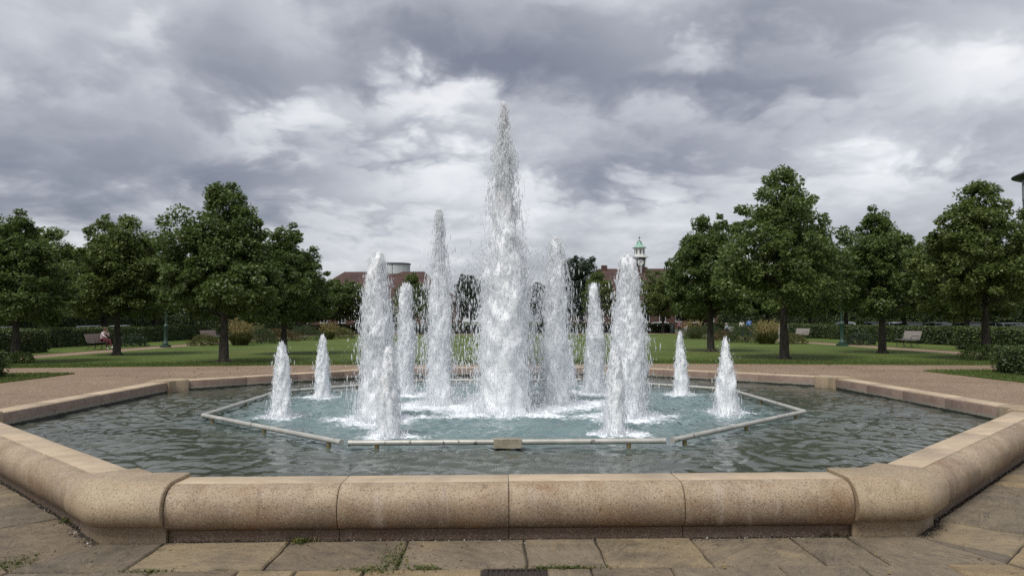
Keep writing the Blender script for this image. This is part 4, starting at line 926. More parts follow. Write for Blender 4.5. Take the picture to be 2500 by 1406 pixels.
# ------------------------------------------------------------------ hedges
def hedge(x0, x1, y0, y1, h_, dens, leaf, seed, label, cat='hedge', zb=0.02):
    r_ = np.random.default_rng(seed); t = thing('clipped_hedge', label, cat, ((x0+x1)/2, (y0+y1)/2, zb), 0, 'clipped hedges'); a, b = (x1-x0)/2, (y1-y0)/2
    nx, ny = max(2, int(a*2/.5)), max(2, int(b*2/.5)); g = G(); g.box(-a+.10, a-.10, -b+.10, b-.10, 0, h_-.10); obj('hedge_body', g.mesh(), 'hedge_core', t)
    areas = [('z', 4*a*b), ('y', 2*a*h_), ('X' if x0+x1 < 0 else 'x', 2*b*h_)]+([('Y', 2*a*h_*.5), ('x' if x0+x1 < 0 else 'X', b*h_)] if b < 6 else []); V_ = []; Nn = []
    for f_, ar in areas:
        n = int(ar*dens); p, q = r_.uniform(-1, 1, n), r_.uniform(-1, 1, n); dep = -np.abs(r_.normal(0, .03, n))+.01
        if f_ == 'z': V_.append(np.stack([p*a, q*b, h_+dep+.015*np.sin(p*a*2.1+q*b*1.3)+.012*r_.normal(0, 1, n)], 1)); Nn.append(np.tile([0, 0, 1.], (n, 1)))
        else:
            s_ = 1 if f_.isupper() else -1; zz = (q+1)/2*h_; bulge = .03*np.sin(p*(b if f_ in 'xX' else a)*2.7+zz*4)+.012*r_.normal(0, 1, n)-.08*(1-np.clip(zz/.25, 0, 1))
            bulge = bulge - .05*np.clip((zz-h_+.15)/.15, 0, 1)**2
            if f_ in 'xX': V_.append(np.stack([s_*(a+dep+bulge), p*b, zz], 1)); Nn.append(np.tile([s_, 0, .35], (n, 1)))
            else: V_.append(np.stack([p*a, s_*(b+dep+bulge), zz], 1)); Nn.append(np.tile([0, s_, .35], (n, 1)))
    c = np.concatenate(V_); nn = np.concatenate(Nn); n = len(c); ax_ = nn*.35+r_.normal(0, .6, (n, 3)); nr = nn*.7+r_.normal(0, .55, (n, 3)); nr[:, 2] += .3
    ln = leaf*r_.uniform(.7, 1.4, n); obj('foliage', leaf_mesh('foliage', c, ax_, nr, ln, ln*.65), 'hedge_leaf', t)
hedge(-19.5, -14.55, 4, 9.6, .74, 750, .066, 1, 'low clipped hedge at the left edge nearest the fountain')
hedge(14.45, 19.5, 4, 9.2, .78, 750, .066, 2, 'low clipped hedge at the right edge nearest the fountain')
hedge(-30, -24.6, 20, 28.5, 1.2, 300, .10, 3, 'thick tall hedge left of the seated woman')
hedge(24.0, 29.5, 17, 26.6, 1.1, 300, .10, 4, 'thick tall hedge behind the tree at the right edge')
hedge(-30.6, -28.6, 28.8, 62, 1.2, 210, .115, 5, 'long dark hedge behind the seated woman')
hedge(27.4, 29.4, 26.9, 50.5, 1.08, 210, .115, 6, 'long dark hedge behind the empty bench on the right')
hedge(26.6, 28.6, 50.8, 74, 1.15, 160, .13, 7, 'far stretch of hedge behind the walking couple')
hedge(-26.5, -24.8, 62.3, 80, 1.15, 160, .13, 8, 'far stretch of hedge behind the second left bench')
hedge(-45.2, -43.6, 36, 86, 2.7, 70, .20, 16, 'tall dark hedge before the houses on the left')
hedge(43.6, 45.2, 40, 86, 2.7, 70, .20, 17, 'tall dark hedge before the houses on the right')
hedge(-62, -27.5, 88, 90, 2.7, 70, .20, 14, 'farthest hedge on the left beyond the lamp post')
hedge(30, 64, 88, 90, 2.7, 70, .20, 15, 'farthest hedge on the right beyond the parked cars')
hedge(fx(690, 86), fx(1195, 86), 85.5, 87, 1.1, 150, .145, 9, 'far hedge across the end of the lawn, left part')
hedge(fx(1290, 86), fx(1640, 86), 85.5, 87, 1.1, 150, .145, 10, 'far hedge across the end of the lawn, right of the jets')
hedge(fx(1682, 86), fx(1900, 86), 85.5, 87, 1.1, 150, .145, 13, 'far hedge right of the person in pink')

# ------------------------------------------------------------------ shrubs and ornamental grasses
def shrub(name, x, y, rx, hz, n, leaf, mat, seed, label, narrow=.55):
    r_ = np.random.default_rng(seed); t = thing(name, label, 'shrub', (x, y, .02), 0, 'shrubs in the lawn beds')
    v = r_.normal(0, 1, (n, 3)); v /= np.linalg.norm(v, axis=1, keepdims=True); v[:, 2] = np.abs(v[:, 2]); k = 1+.16*np.sin(v[:, 0]*5+seed)*np.sin(v[:, 1]*6+v[:, 2]*5)
    p = v*np.array([rx, rx, hz])*(k*r_.uniform(.55, 1.0, n)**.5)[:, None]
    ax_ = v*.6+r_.normal(0, .4, (n, 3)); ax_[:, 2] += .4; ln = leaf*r_.uniform(.6, 1.4, n)
    obj('foliage', leaf_mesh('foliage', p, ax_, v+r_.normal(0, .5, (n, 3)), ln, ln*narrow), mat, t)
    g = G()
    for i in range(7):
        a = i*.9; g.tube([(0, 0, -.03), (math.cos(a)*rx*.3, math.sin(a)*rx*.3, hz*.4), (math.cos(a)*rx*.6, math.sin(a)*rx*.6, hz*.75)], [.02, .013, .005], 5)
    obj('stems', g.mesh(), 'bark', t); return t
def grasses(x, y, r0, h_, n, seed, label, plume=.5, green='straw_green'):
    r_ = np.random.default_rng(seed); t = thing('ornamental_grass', label, 'grass clump', (x, y, .02), 0, 'ornamental grasses in the lawn beds')
    def blade_mesh(n, hmin, hmax, spread, w0, w1, droop=.75):
        a = r_.uniform(0, 6.283, n); rr = np.sqrt(r_.uniform(0, 1, n))*r0*.35; hh = r_.uniform(hmin, hmax, n); sp_ = r_.uniform(.15, 1, n)*spread
        b = np.stack([rr*np.cos(a), rr*np.sin(a), 0*a], 1); dirv = np.stack([np.cos(a), np.sin(a), 0*a], 1)
        sp_ = sp_*r_.uniform(.1, 1, n); m1 = b+dirv*(sp_*.5)[:, None]; m1[:, 2] = hh*.78; t1 = b+dirv*sp_[:, None]; t1[:, 2] = hh*(1.05-droop*(sp_/max(spread, .01))*r_.uniform(.4, 1, n))
        s = np.stack([-np.sin(a+r_.normal(0, .8, n)), np.cos(a), 0*a], 1); 
        v = np.stack([b-s*w0, b+s*w0, m1+s*w1, t1, m1-s*w1], 1).reshape(-1, 3); o = 5*np.arange(n)
        ff = [(k, k+1, k+2, k+4) for k in o.tolist()]+[(k+4, k+2, k+3) for k in o.tolist()]
        return mesh_py('blades', v.tolist(), ff), m1, t1
    me, _, _ = blade_mesh(n, h_*.35, h_*.62, r0*1.0, .006, .012); obj('leaf_blades', me, green, t)
    if plume:
        me, m1, t1 = blade_mesh(int(n*.11), h_*.55, h_*1.08, r0*1.0, .004, .005, .22); obj('stalks', me, 'straw', t)
        k = 12; c = np.repeat(t1, k, 0); f_ = np.tile(np.linspace(0, .8, k), len(t1))[:, None]; c = c+(np.repeat(m1, k, 0)-c)*f_+r_.normal(0, .014, c.shape)
        ax_ = r_.normal(0, .5, c.shape); ax_[:, 2] += .7; ln = r_.uniform(.05, .11, len(c)); obj('plumes', leaf_mesh('plumes', c, ax_, r_.normal(0, 1, c.shape), ln, ln*.5), 'straw', t)
    return t
grasses(-17.9, 39, 1.45, 1.75, 1500, 1, 'golden plumed grass clump behind the trunk of the big left lime')
shrub('low_shrub', -20.2, 38.6, 1.0, .75, 2200, .09, 'straw_green', 3, 'low olive-yellow shrub left of the golden grass clump')
shrub('round_shrub', -17.8, 43.2, 1.15, 1.2, 5200, .10, 'fine_green', 5, 'round fine-leaved green shrub right of the golden grass clump', .25)
shrub('russet_shrub', -18.3, 49.5, 1.7, 1.05, 2600, .11, 'rust_leaf', 7, 'russet-brown shrub in the left bed')
shrub('round_shrub', -16.9, 52.2, 1.6, 1.3, 5200, .10, 'fine_green', 9, 'green feathery shrub behind the second left trunk', .25)
grasses(-15.6, 55, 1.3, 1.5, 900, 11, 'pale straw grass clump at the far end of the left bed')
shrub('low_shrub', -15.2, 58.5, 1.4, 1.1, 2200, .11, 'straw_green', 13, 'olive shrub farthest back in the left bed')
shrub('feathery_shrub', 17.3, 50.6, 2.0, 1.15, 5200, .11, 'fine_green', 15, 'wide grey-green feathery shrub in the right bed', .25)
grasses(17.0, 52.5, 1.5, 1.6, 700, 17, 'thin straw plumes above the grey-green shrub on the right')
shrub('russet_shrub', 17.6, 45.8, 1.1, .75, 1800, .09, 'rust_leaf', 19, 'small brown shrub beside the right bed trunk')
shrub('round_shrub', 17.5, 40.3, 1.35, 1.25, 6000, .11, 'fine_green', 21, 'large round bright-green shrub in front of the walking couple', .25)
grasses(17.7, 36.8, 1.3, 1.5, 1500, 23, 'golden grass clump beside the trunk of the tallest lime')
shrub('low_shrub', 19.4, 36.6, .85, .65, 1600, .09, 'straw_green', 25, 'low olive shrub right of the tallest lime trunk')
shrub('dark_shrub', 22.9, 34.6, .9, .75, 1800, .10, 'dark_leaf', 27, 'dark low bush behind the right lamp post')
shrub('dark_shrub', -24.6, 37.8, .9, .85, 1800, .10, 'dark_leaf', 29, 'dark low bush right of the left lamp post')
shrub('trunk_suckers', -19.0, 17.0, .6, .45, 900, .09, 'lime_leaf', 31, 'leafy suckers round the trunk at the left edge')
shrub('trunk_suckers', 18.6, 15.9, .8, .6, 1300, .09, 'lime_leaf', 33, 'leafy suckers round the trunk at the right edge')

# ------------------------------------------------------------------ lamp posts
def lamp(x, y, h_, rz, label):
    t = thing('lamp_post', label, 'lamp post', (x, y, .02), rz, 'green lamp posts')
    obj('plinth', G().box(-.26, .26, -.26, .26, 0, .14).mesh(), 'lamp_green', t)
    obj('base_column', G().lathe([(.19, .14), (.19, .26), (.13, .32), (.115, .5), (.115, 1.25), (.15, 1.30), (.15, 1.38), (.085, 1.45), (.06, 1.52)], 16).mesh('base', 40), 'lamp_green', t)
    obj('shaft', G().lathe([(.055, 1.5), (.048, 3.0), (.06, 3.02), (.06, 3.08), (.045, 3.1), (.04, h_-.9), (.06, h_-.88), (.06, h_-.8), (.03, h_-.78), (.03, h_-.4)], 12).mesh('shaft', 40), 'lamp_green', t)
    arc = [(.0, 0, h_-.5)]+[(.28-.28*math.cos(a), 0, h_-.3+.28*math.sin(a)) for a in np.linspace(0, math.pi*1.0, 10)]
    obj('swan_neck', G().tube(arc, .026, 8).mesh('neck', 40), 'lamp_green', t)
    ln = obj('lantern', G().lathe([(.03, .02), (.06, -.04), (.20, -.14), (.21, -.18), (.16, -.2)], 14, (.56, 0, h_-.3)).mesh('lantern', 40), 'lamp_green', t)
    obj('globe', G().lathe([(.14, -.2), (.15, -.26), (.1, -.36), (.02, -.4)], 14, (.56, 0, h_-.3)).mesh('globe', 40), 'lamp_lens', ln)
lamp(-21.75, 36.2, 6.4, math.pi, 'green lamp post beside the path near the seated woman')
lamp(20.7, 32.4, 6.45, 0, 'green lamp post beside the path on the right')
lamp(fx(830, 88), 88, 6.0, 0, 'distant lamp post before the far hedge')

# ------------------------------------------------------------------ benches (built facing +x, 1.8 m along y)
def bench(x, y, rz, label, mat):
    t = thing('park_bench', label, 'bench', (x, y, .02), rz, 'slatted park benches')
    for i in range(7): xx = .04+i*.068; obj('seat_slat', G().box(xx-.028, xx+.028, -.9, .9, .42-.012*math.sin(i/6*math.pi), .445-.012*math.sin(i/6*math.pi)).mesh('slat'), mat, t)
    for i in range(7):
        z = .50+i*.066; xx = -.02-i*.022
        o = obj('back_slat', G().box(-.012, .012, -.9, .9, -.028, .028).mesh('slat'), mat, t, (xx, 0, z), (0, -.32, 0))
    for yy in (-.78, 0, .78):
        g = G(); w = .016
        g.tube([(.46, yy, 0), (.38, yy, .12), (.46, yy, .26), (.42, yy, .40)], w, 6); g.tube([(-.10, yy, 0), (.04, yy, .12), (-.02, yy, .28), (.03, yy, .40)], w, 6)
        g.tube([(.45, yy, .405), (.0, yy, .40), (-.05, yy, .55), (-.19, yy, .96)], w, 6); g.tube([(.38, yy, .12), (.2, yy, .2), (.04, yy, .12)], .012, 6)
        g.tube([(-.04, yy, .62), (.12, yy, .66), (.36, yy, .64), (.44, yy, .58), (.42, yy, .42)], .014, 6) if yy else None
        obj('cast_leg', g.mesh('leg', 50), 'dark_iron', t)
    return t
bench(-24.35, 32.6, 0, 'brown slatted bench with a woman sitting at one end', 'bench_slat')
bench(-24.35, 50.2, -.35, 'empty brown slatted bench before the left hedge', 'bench_slat')
bench(23.7, 30.2, math.pi, 'empty grey slatted bench right of the lamp post', 'bench_grey')
bench(24.0, 46.6, math.pi+.2, 'empty grey slatted bench beside the pale cabinet', 'bench_grey')
bench(24.6, 67.0, math.pi, 'far slatted bench with a person in pale blue', 'bench_grey')
cb = thing('utility_cabinet', 'pale grey utility cabinet beside the far right bench', 'cabinet', (23.2, 48.4, .02)); obj('housing', G().box(-.34, .34, -.2, .2, .1, 1.15).mesh(), 'cabinet_grey', cb); obj('lid', G().box(-.37, .37, -.23, .23, 1.151, 1.2).mesh(), 'cabinet_grey', cb); obj('base', G().box(-.36, .36, -.22, .22, 0, .098).mesh(), 'stone_trim', cb); obj('door', G().box(-.3, .3, -.215, -.201, .16, 1.1).mesh(), 'cabinet_grey', cb)
lb = thing('litter_bin', 'dark litter bin beside the far tree trunk left of the person in pink', 'bin', (fx(1641, 80), 80, .02)); obj('drum', G().lathe([(.26, 0), (.29, .05), (.30, .85), (.27, .9)], 16).mesh('drum', 40), 'bin_dark', lb); obj('hood', G().lathe([(.31, .92), (.31, .98), (.2, 1.12), (.02, 1.16)], 16).mesh('hood', 40), 'bin_dark', lb)

# ------------------------------------------------------------------ people: one skinned body each
def person(label, loc, rz, joints, cols, hairmat, longhair=False, scale=1.0):
    """joints: name -> (x, y, z) facing +x; cols: top, trousers, shoes"""
    J = joints; names = list(J); idx = {n: i for i, n in enumerate(names)}
    E = [('pelvis', 'waist'), ('waist', 'chest'), ('chest', 'neck'), ('neck', 'jaw'), ('jaw', 'head'), ('head', 'crown')]
    for s_ in 'LR': E += [('chest', 'sh'+s_), ('sh'+s_, 'el'+s_), ('el'+s_, 'wr'+s_), ('wr'+s_, 'ha'+s_), ('pelvis', 'hip'+s_), ('hip'+s_, 'kn'+s_), ('kn'+s_, 'an'+s_), ('an'+s_, 'toe'+s_)]
    rad = dict(pelvis=.135, waist=.125, chest=.15, neck=.055, jaw=.07, head=.098, crown=.06)
    for s_ in 'LR': rad.update({'sh'+s_: .062, 'el'+s_: .045, 'wr'+s_: .032, 'ha'+s_: .036, 'hip'+s_: .095, 'kn'+s_: .062, 'an'+s_: .045, 'toe'+s_: .04})
    me = bpy.data.meshes.new('body'); me.from_pydata([J[n] for n in names], [(idx[a], idx[b]) for a, b in E], []); me.update()
    o = bpy.data.objects.new('tmp', me); C.objects.link(o); md = o.modifiers.new('s', 'SKIN')
    for i, n in enumerate(names): me.skin_vertices[0].data[i].radius = (rad[n], rad[n]*(.8 if n in ('chest', 'waist', 'pelvis') else 1)); me.skin_vertices[0].data[i].use_root = (n == 'pelvis')
    sb = o.modifiers.new('u', 'SUBSURF'); sb.levels = 2; sb.render_levels = 2
    dg = bpy.context.evaluated_depsgraph_get(); res = bpy.data.meshes.new_from_object(o.evaluated_get(dg)); bpy.data.objects.remove(o)
    for mm in ('skin', cols[0], cols[1], cols[2]): res.materials.append(M[mm])
    zone = {}
    for a, b in E:
        z = 1 if b in ('waist', 'chest', 'neck') or b[:2] in ('sh', 'el', 'wr') else 2 if b[:3] == 'hip' or b[:2] in ('kn', 'an') else 3 if b[:3] == 'toe' else 0
        zone[(a, b)] = z
    segs = [(Vector(J[a]), Vector(J[b]), zone[(a, b)], rad[a]) for a, b in E]
    for q in res.polygons:
        c = Vector(q.center); best = (9e9, 0)
        for a, b, z, r_ in segs:
            ab = b-a; t_ = max(0, min(1, (c-a).dot(ab)/max(ab.length_squared, 1e-9))); dd = (c-(a+ab*t_)).length
            if dd < best[0]: best = (dd, z)
        q.material_index = best[1]
    smooth(res); t = thing('person', label, 'person', loc, rz); t.scale = (scale,)*3; obj('body', res, None, t)
    hd, nk = Vector(J['head']), Vector(J['jaw']); up = (Vector(J['crown'])-nk).normalized(); fw = Vector((1, 0, 0))
    g = G(); n = 10
    for i in range(6):
        ph = i/5*math.pi*.62
        for k in range(n):
            a = 2*math.pi*k/n; r_ = .118*math.sin(ph) if ph < 1.5 else .118
            g.v.append(tuple(hd+Vector((math.cos(a)*r_*1.05-.018, math.sin(a)*r_*.95, 0))+up*(.122*math.cos(ph)+.015)))
    for i in range(5):
        for k in range(n):
            if i == 4 and (k in (9, 0)): continue
            g.f.append((i*n+k, i*n+(k+1) % n, (i+1)*n+(k+1) % n, (i+1)*n+k))
    if longhair: g.tube([hd+Vector((-.08, 0, .03)), hd+Vector((-.10, 0, -.12)), hd+Vector((-.07, 0, -.26))], [.09, .085, .03], 8)
    obj('hair', g.mesh('hair', 60), hairmat, t)
    obj('nose', G().tube([hd+fw*.09+up*.01, hd+fw*.118-up*.035], [.010, .017], 6).mesh('nose'), 'skin', t)
    for s_ in (-1, 1):
        hnd = Vector(J['haL' if s_ > 0 else 'haR']); dv = (hnd-Vector(J['wrL' if s_ > 0 else 'wrR'])).normalized(); side_ = dv.cross(Vector((0, 0, 1))) if abs(dv.z) < .9 else Vector((0, 1, 0)); side_.normalize()
        g = G()
        for f_ in range(4): b = hnd+side_*(f_-1.5)*.017; g.tube([b, b+dv*.045, b+dv*(.075-.006*abs(f_-1.3))-Vector((0, 0, .012))], [.010, .009, .007], 5)
        g.tube([hnd-dv*.03+side_*.03, hnd+dv*.01+side_*.05], [.011, .008], 5); obj('fingers', g.mesh(), 'skin', t)
    return t
stand = dict(pelvis=(0, 0, .95), waist=(0, 0, 1.1), chest=(0, 0, 1.32), neck=(0, 0, 1.48), jaw=(.02, 0, 1.55), head=(.02, 0, 1.63), crown=(.01, 0, 1.70))
for s_, sg in (('L', 1), ('R', -1)):
    stand.update({'sh'+s_: (0, sg*.18, 1.40), 'el'+s_: (-.03, sg*.24, 1.12), 'wr'+s_: (.06, sg*.25, .9), 'ha'+s_: (.09, sg*.25, .83), 'hip'+s_: (0, sg*.09, .9), 'kn'+s_: (.04, sg*.10, .5), 'an'+s_: (0, sg*.10, .08), 'toe'+s_: (.14, sg*.12, .04)})
walk = dict(stand); walk.update(knL=(.14, .1, .52), anL=(.22, .1, .09), toeL=(.36, .11, .06), knR=(-.03, -.1, .5), anR=(-.22, -.1, .12), toeR=(-.1, -.11, .04), elL=(-.12, .24, 1.14), wrL=(-.12, .24, .92), haL=(-.1, .24, .84), elR=(.06, -.24, 1.12), wrR=(.18, -.24, .95), haR=(.24, -.24, .9))
sit = dict(pelvis=(.0, 0, .58), waist=(.03, 0, .72), chest=(.12, 0, .93), neck=(.19, 0, 1.08), jaw=(.23, 0, 1.14), head=(.245, 0, 1.22), crown=(.25, 0, 1.29))
for s_, sg in (('L', 1), ('R', -1)):
    sit.update({'sh'+s_: (.13, sg*.17, 1.0), 'el'+s_: (.30, sg*.2, .80), 'wr'+s_: (.40, sg*.08, .93 if sg > 0 else .72), 'ha'+s_: (.36, sg*.05, 1.03 if sg > 0 else .70), 'hip'+s_: (.05, sg*.09, .55), 'kn'+s_: (.46, sg*.09, .58), 'an'+s_: (.50+.1*sg, sg*.08, .14 if sg > 0 else .1), 'toe'+s_: (.66+.1*sg, sg*.09, .10 if sg > 0 else .05)})
person('woman in a pale pink jacket and maroon trousers leaning forward on the bench', (-24.22, 33.15, .0), -.25, sit, ('cloth_pinkwhite', 'cloth_maroon', 'cloth_white'), 'hair_brown', True)
person('person in a pink shirt standing by the far hedge', (fx(1658, 80.5), 80.5, .0), -1.9, stand, ('cloth_pink', 'cloth_black', 'cloth_black'), 'hair_grey', scale=.98)
person('person in pale blue sitting on the far right bench', (24.3, 66.6, .0), math.pi, sit, ('cloth_paleblue', 'cloth_black', 'cloth_black'), 'hair_grey')
person('person in a cream top walking away, left one of the couple', (fx(1811, 60), 60, .0), 1.2, walk, ('cloth_cream', 'cloth_jeans', 'cloth_black'), 'hair_dark', True, .97)
person('person in a blue shirt walking away, right one of the couple', (fx(1829, 60.6), 60.6, .0), 1.2, walk, ('cloth_blueshirt', 'cloth_jeans', 'cloth_black'), 'hair_dark', False, 1.04)

# ------------------------------------------------------------------ parked cars (built along +y, nose towards +y)
def car(x, y, rz, paint, label, estate=False):
    t = thing('parked_car', label, 'car', (x, y, -.11), rz, 'cars parked along the street')
    L_ = 4.3; yb = [-2.15, -2.1, -1.7, -1.0, 0, .8, 1.5, 2.0, 2.15]; zt = [.62, .86, .93, .93, .92, .90, .82, .70, .5]; hw = [.70, .80, .86, .88, .88, .88, .85, .78, .66]
    v = []; f = []
    for yy, z, w in zip(yb, zt, hw):
        v += [(-w*.9, yy, .22), (-w, yy, .42), (-w, yy, z-.14), (-w*.9, yy, z), (w*.9, yy, z), (w, yy, z-.14), (w, yy, .42), (w*.9, yy, .22)]
    for i in range(len(yb)-1):
        for j in range(8): f.append((i*8+j, i*8+(j+1) % 8, (i+1)*8+(j+1) % 8, (i+1)*8+j))
    f.append(tuple(range(8))[::-1]); f.append(tuple((len(yb)-1)*8+j for j in range(8)))
    obj('body', smooth(mesh_py('body', v, f), 40), 'car_'+paint, t)
    ya, yr0, yr1, yf = (-2.0, -1.75, .35, 1.15) if estate else (-1.75, -1.0, .3, 1.15)
    v = [(-.78, ya, .9), (.78, ya, .9), (.80, .0, .9), (.78, yf, .88), (-.78, yf, .88), (-.80, 0, .9), (-.60, yr0, 1.40), (.60, yr0, 1.40), (.62, -.2, 1.45), (.58, yr1, 1.42), (-.58, yr1, 1.42), (-.62, -.2, 1.45)]
    f = [(0, 1, 7, 6), (1, 2, 8, 7), (2, 3, 9, 8), (3, 4, 10, 9), (4, 5, 11, 10), (5, 0, 6, 11), (6, 7, 8, 11), (11, 8, 9, 10)]
    obj('windows', mesh_py('windows', v, f), 'glass_dark', t)
    g = G(); up = .012
    rf = [(-.61, yr0-.03), (.61, yr0-.03), (.63, -.2), (.59, yr1+.04), (-.59, yr1+.04), (-.63, -.2)]; rz_ = [1.40, 1.40, 1.45, 1.42, 1.42, 1.45]
    g.add([(a, b, z+up) for (a, b), z in zip(rf, rz_)]+[(a, b, z+up+.03) for (a, b), z in zip([(q*.93, w_*.95) for q, w_ in rf], rz_)], [(0, 1, 7, 6), (1, 2, 8, 7), (2, 3, 9, 8), (3, 4, 10, 9), (4, 5, 11, 10), (5, 0, 6, 11), (6, 7, 8, 11), (8, 9, 10, 11)])
    obj('roof', g.mesh(), 'car_'+paint, t)
    for s_ in (-1, 1):
        for a, b in (((.79, ya+.0, .9), (.615, yr0, 1.41)), ((.79, yf, .88), (.595, yr1, 1.43)), ((.812, -.15, .9), (.632, -.25, 1.46))):
            obj('pillar', G().tube([(s_*a[0], a[1], a[2]), (s_*b[0], b[1], b[2])], .035, 6).mesh(), 'car_'+paint, t)
        for yy in (-1.35, 1.35):
            w = obj('wheel', G().tube([(s_*.68, yy, .31), (s_*.885, yy, .31)], .31, 18).mesh('wheel', 40), 'tyre', t); obj('rim', G().tube([(s_*.87, yy, .31), (s_*.893, yy, .31)], .19, 12).mesh('rim', 40), 'rim_metal', w)
        obj('headlight', G().box(s_*.62-.13, s_*.62+.13, 2.02, 2.12, .58, .70).mesh(), 'lamp_lens', t); obj('tail_light', G().box(s_*.68-.08, s_*.68+.08, -2.16, -2.10, .66, .86).mesh(), 'tail_red', t)
        obj('wing_mirror', G().box(s_*.95-.07, s_*.95+.07, .72, .84, .93, 1.05).mesh(), 'car_'+paint, t)
cars = [(2460, 33.5, 'silver', True, 'silver estate car above the hedge near the right edge', .2), (2497, 34.6, 'black', False, 'black car at the very right edge above the hedge', 0), (2368, 35, 'black', False, 'dark car with a curved roof behind the right edge tree', 0),
        (2293, 35, 'silver', False, 'silver car between the two right trunks', 0), (2225, 35.3, 'navy', True, 'dark blue car behind the empty bench', 0), (2192, 35.8, 'white', False, 'white car behind the trunk before the empty bench', 0), (2138, 36, 'black', False, 'black car left of the white one behind the bench hedge', 0), (2066, 36, 'white', False, 'white car behind the right lamp post', 0),
        (20, -36.5, 'grey', False, 'grey car behind the hedge at the left edge', 0), (230, -36.0, 'grey', True, 'dark grey car roof above the hedge behind the seated woman', 0), (297, -36, 'silver', False, 'pale car just right of the trunk near the seated woman', 0), (725, -34, 'white', False, 'white car glimpsed under the trees left of the jets', 0)]
for px, x, paint, est, lab, dz in cars:
    yy = (x+.0843)/((fx(px, 0)+.0843)/12.7465)-12.7465; car(x, yy, 0 if x < 0 else math.pi, paint, lab, est)
car(fx(1850, 97), 96.4, math.pi/2, 'blue', 'blue car glimpsed beyond the far hedge by the couple'); car(fx(1868, 97)+2, 97, math.pi/2, 'red', 'red car glimpsed beyond the far hedge by the couple')
car(fx(1600, 97), 97, math.pi/2, 'white', 'white car on the far street behind the round lime tree', True); car(fx(1668, 97)+2.4, 97, -math.pi/2, 'white', 'white car on the far street behind the person in pink'); car(fx(665, 97), 97, -math.pi/2, 'white', 'white car on the far street at the left', True); car(fx(900, 97), 97, -math.pi/2, 'silver', 'silver car on the far street behind the left jets')

# ------------------------------------------------------------------ buildings
def window(parent, x, y, z, w, h_, nx=0, ny=-1, pane='glass_dark'):
    """window on a wall whose outward normal is (nx, ny)"""
    def bx(a0, a1, d0, d1, z0, z1):
        g = G()
        if ny: g.box(x+a0, x+a1, min(y+ny*d0, y+ny*d1), max(y+ny*d0, y+ny*d1), z0, z1)
        else: g.box(min(x+nx*d0, x+nx*d1), max(x+nx*d0, x+nx*d1), y+a0, y+a1, z0, z1)
        return g
    wn_ = obj('window', bx(-w/2, w/2, .0, .05, z, z+h_).mesh(), 'white_paint', parent)
    for i in (-1, 1): obj('pane', bx(min(i*.04, i*(w/2-.07)), max(i*.04, i*(w/2-.07)), .052, .06, z+.07, z+h_-.07).mesh(), pane, wn_)
    obj('sill', bx(-w/2-.08, w/2+.08, .0, .12, z-.09, z-.005).mesh(), 'stone_trim', wn_)
def hip_roof(w, d, z0, z1, inset):
    v = [(-w, -d, z0), (w, -d, z0), (w, d, z0), (-w, d, z0), (-w+inset, 0, z1), (w-inset, 0, z1)]
    return mesh_py('roof', v, [(0, 1, 5, 4), (1, 2, 5), (2, 3, 4, 5), (3, 0, 4), (3, 2, 1, 0)])
YB = 140; D = YB+12.75
def zt(py, px, y): return 1.6+((784.5-(px-1250)*.004)-py)*(y+12.75)/1825
# hall on the left
xl, xr = fx(745, YB), fx(1130, YB); xc, w = (xl+xr)/2, (xr-xl)/2
hb = thing('red_roof_hall', 'long brick hall with a hipped red roof and a pale rooftop drum', 'building', (xc, YB, 0))
ridge = zt(664, 900, YB); obj('wall', G().box(-w+.4, w-.4, -8.6, 8.6, 0, 5.4).mesh(), 'brick', hb); obj('roof', hip_roof(w, 9.2, 5.41, ridge, fx(840, YB)-xl), 'roof_tile', hb)
for i in range(9):
    for z in (1.0,): window(hb, -w+2.4+i*(2*w-4.8)/8, -8.6, z+.4, 1.3, 2.2)
dx = fx(958, YB)-xc; dz0, dz1 = zt(676, 958, YB), zt(645, 958, YB)
dm = obj('rooftop_drum', G().lathe([(3.2, dz0-3), (3.2, dz1)], 40, (dx, 2.5, 0)).mesh('drum', 30), 'clad_white', hb)
obj('drum_cornice', G().lathe([(3.38, dz1+.0), (3.42, dz1+.12), (3.38, dz1+.28), (2.6, dz1+.32)], 40, (dx, 2.5, 0)).mesh('corn', 30), 'clad_grey', dm)
for i in range(20):
    a = i*math.pi/10; obj('drum_rib', G().box(-.05, .05, -.03, .03, dz0-2.9, dz1-.02).mesh(), 'white_paint' if i % 5 else 'clad_grey', dm, (dx+3.22*math.cos(a), 2.5+3.22*math.sin(a), 0), (0, 0, a+math.pi/2))
# clock-tower building on the right
xl, xr = fx(1385, YB), fx(1730, YB); xc, w = (xl+xr)/2, (xr-xl)/2
tb = thing('clock_tower_hall', 'brick hall with a red roof and white clock turret under a green dome', 'building', (xc, YB, 0))
ridge = zt(655.5, 1600, YB); obj('wall', G().box(-w+.4, w-.4, -8.6, 8.6, 0, 5.0).mesh(), 'brick', tb); obj('roof', hip_roof(w, 9.2, 5.01, ridge, xr-fx(1652, YB)), 'roof_tile', tb)
for i in range(9): window(tb, -w+2.0+i*(2*w-4)/8, -8.6, 1.4, 1.2, 2.2)
obj('chimney', G().box(fx(1476, YB)-xc-.55, fx(1476, YB)-xc+.55, -.6, .6, ridge-1, zt(648, 1476, YB)).mesh(), 'brick', tb)
cxp = fx(1563, YB)-xc; zz = lambda py: zt(py, 1563, YB)
cl = obj('clock_stage', G().box(cxp-1.05, cxp+1.05, -1.05, 1.05, ridge-.8, zz(629)).mesh(), 'dark_panel', tb)
for sx_ in (-1, 1):
    for sy_ in (-1, 1): obj('corner_post', G().box(cxp+sx_*1.0-.13, cxp+sx_*1.0+.13, sy_*1.0-.13, sy_*1.0+.13, ridge-.7, zz(629)-.01).mesh(), 'white_paint', cl)
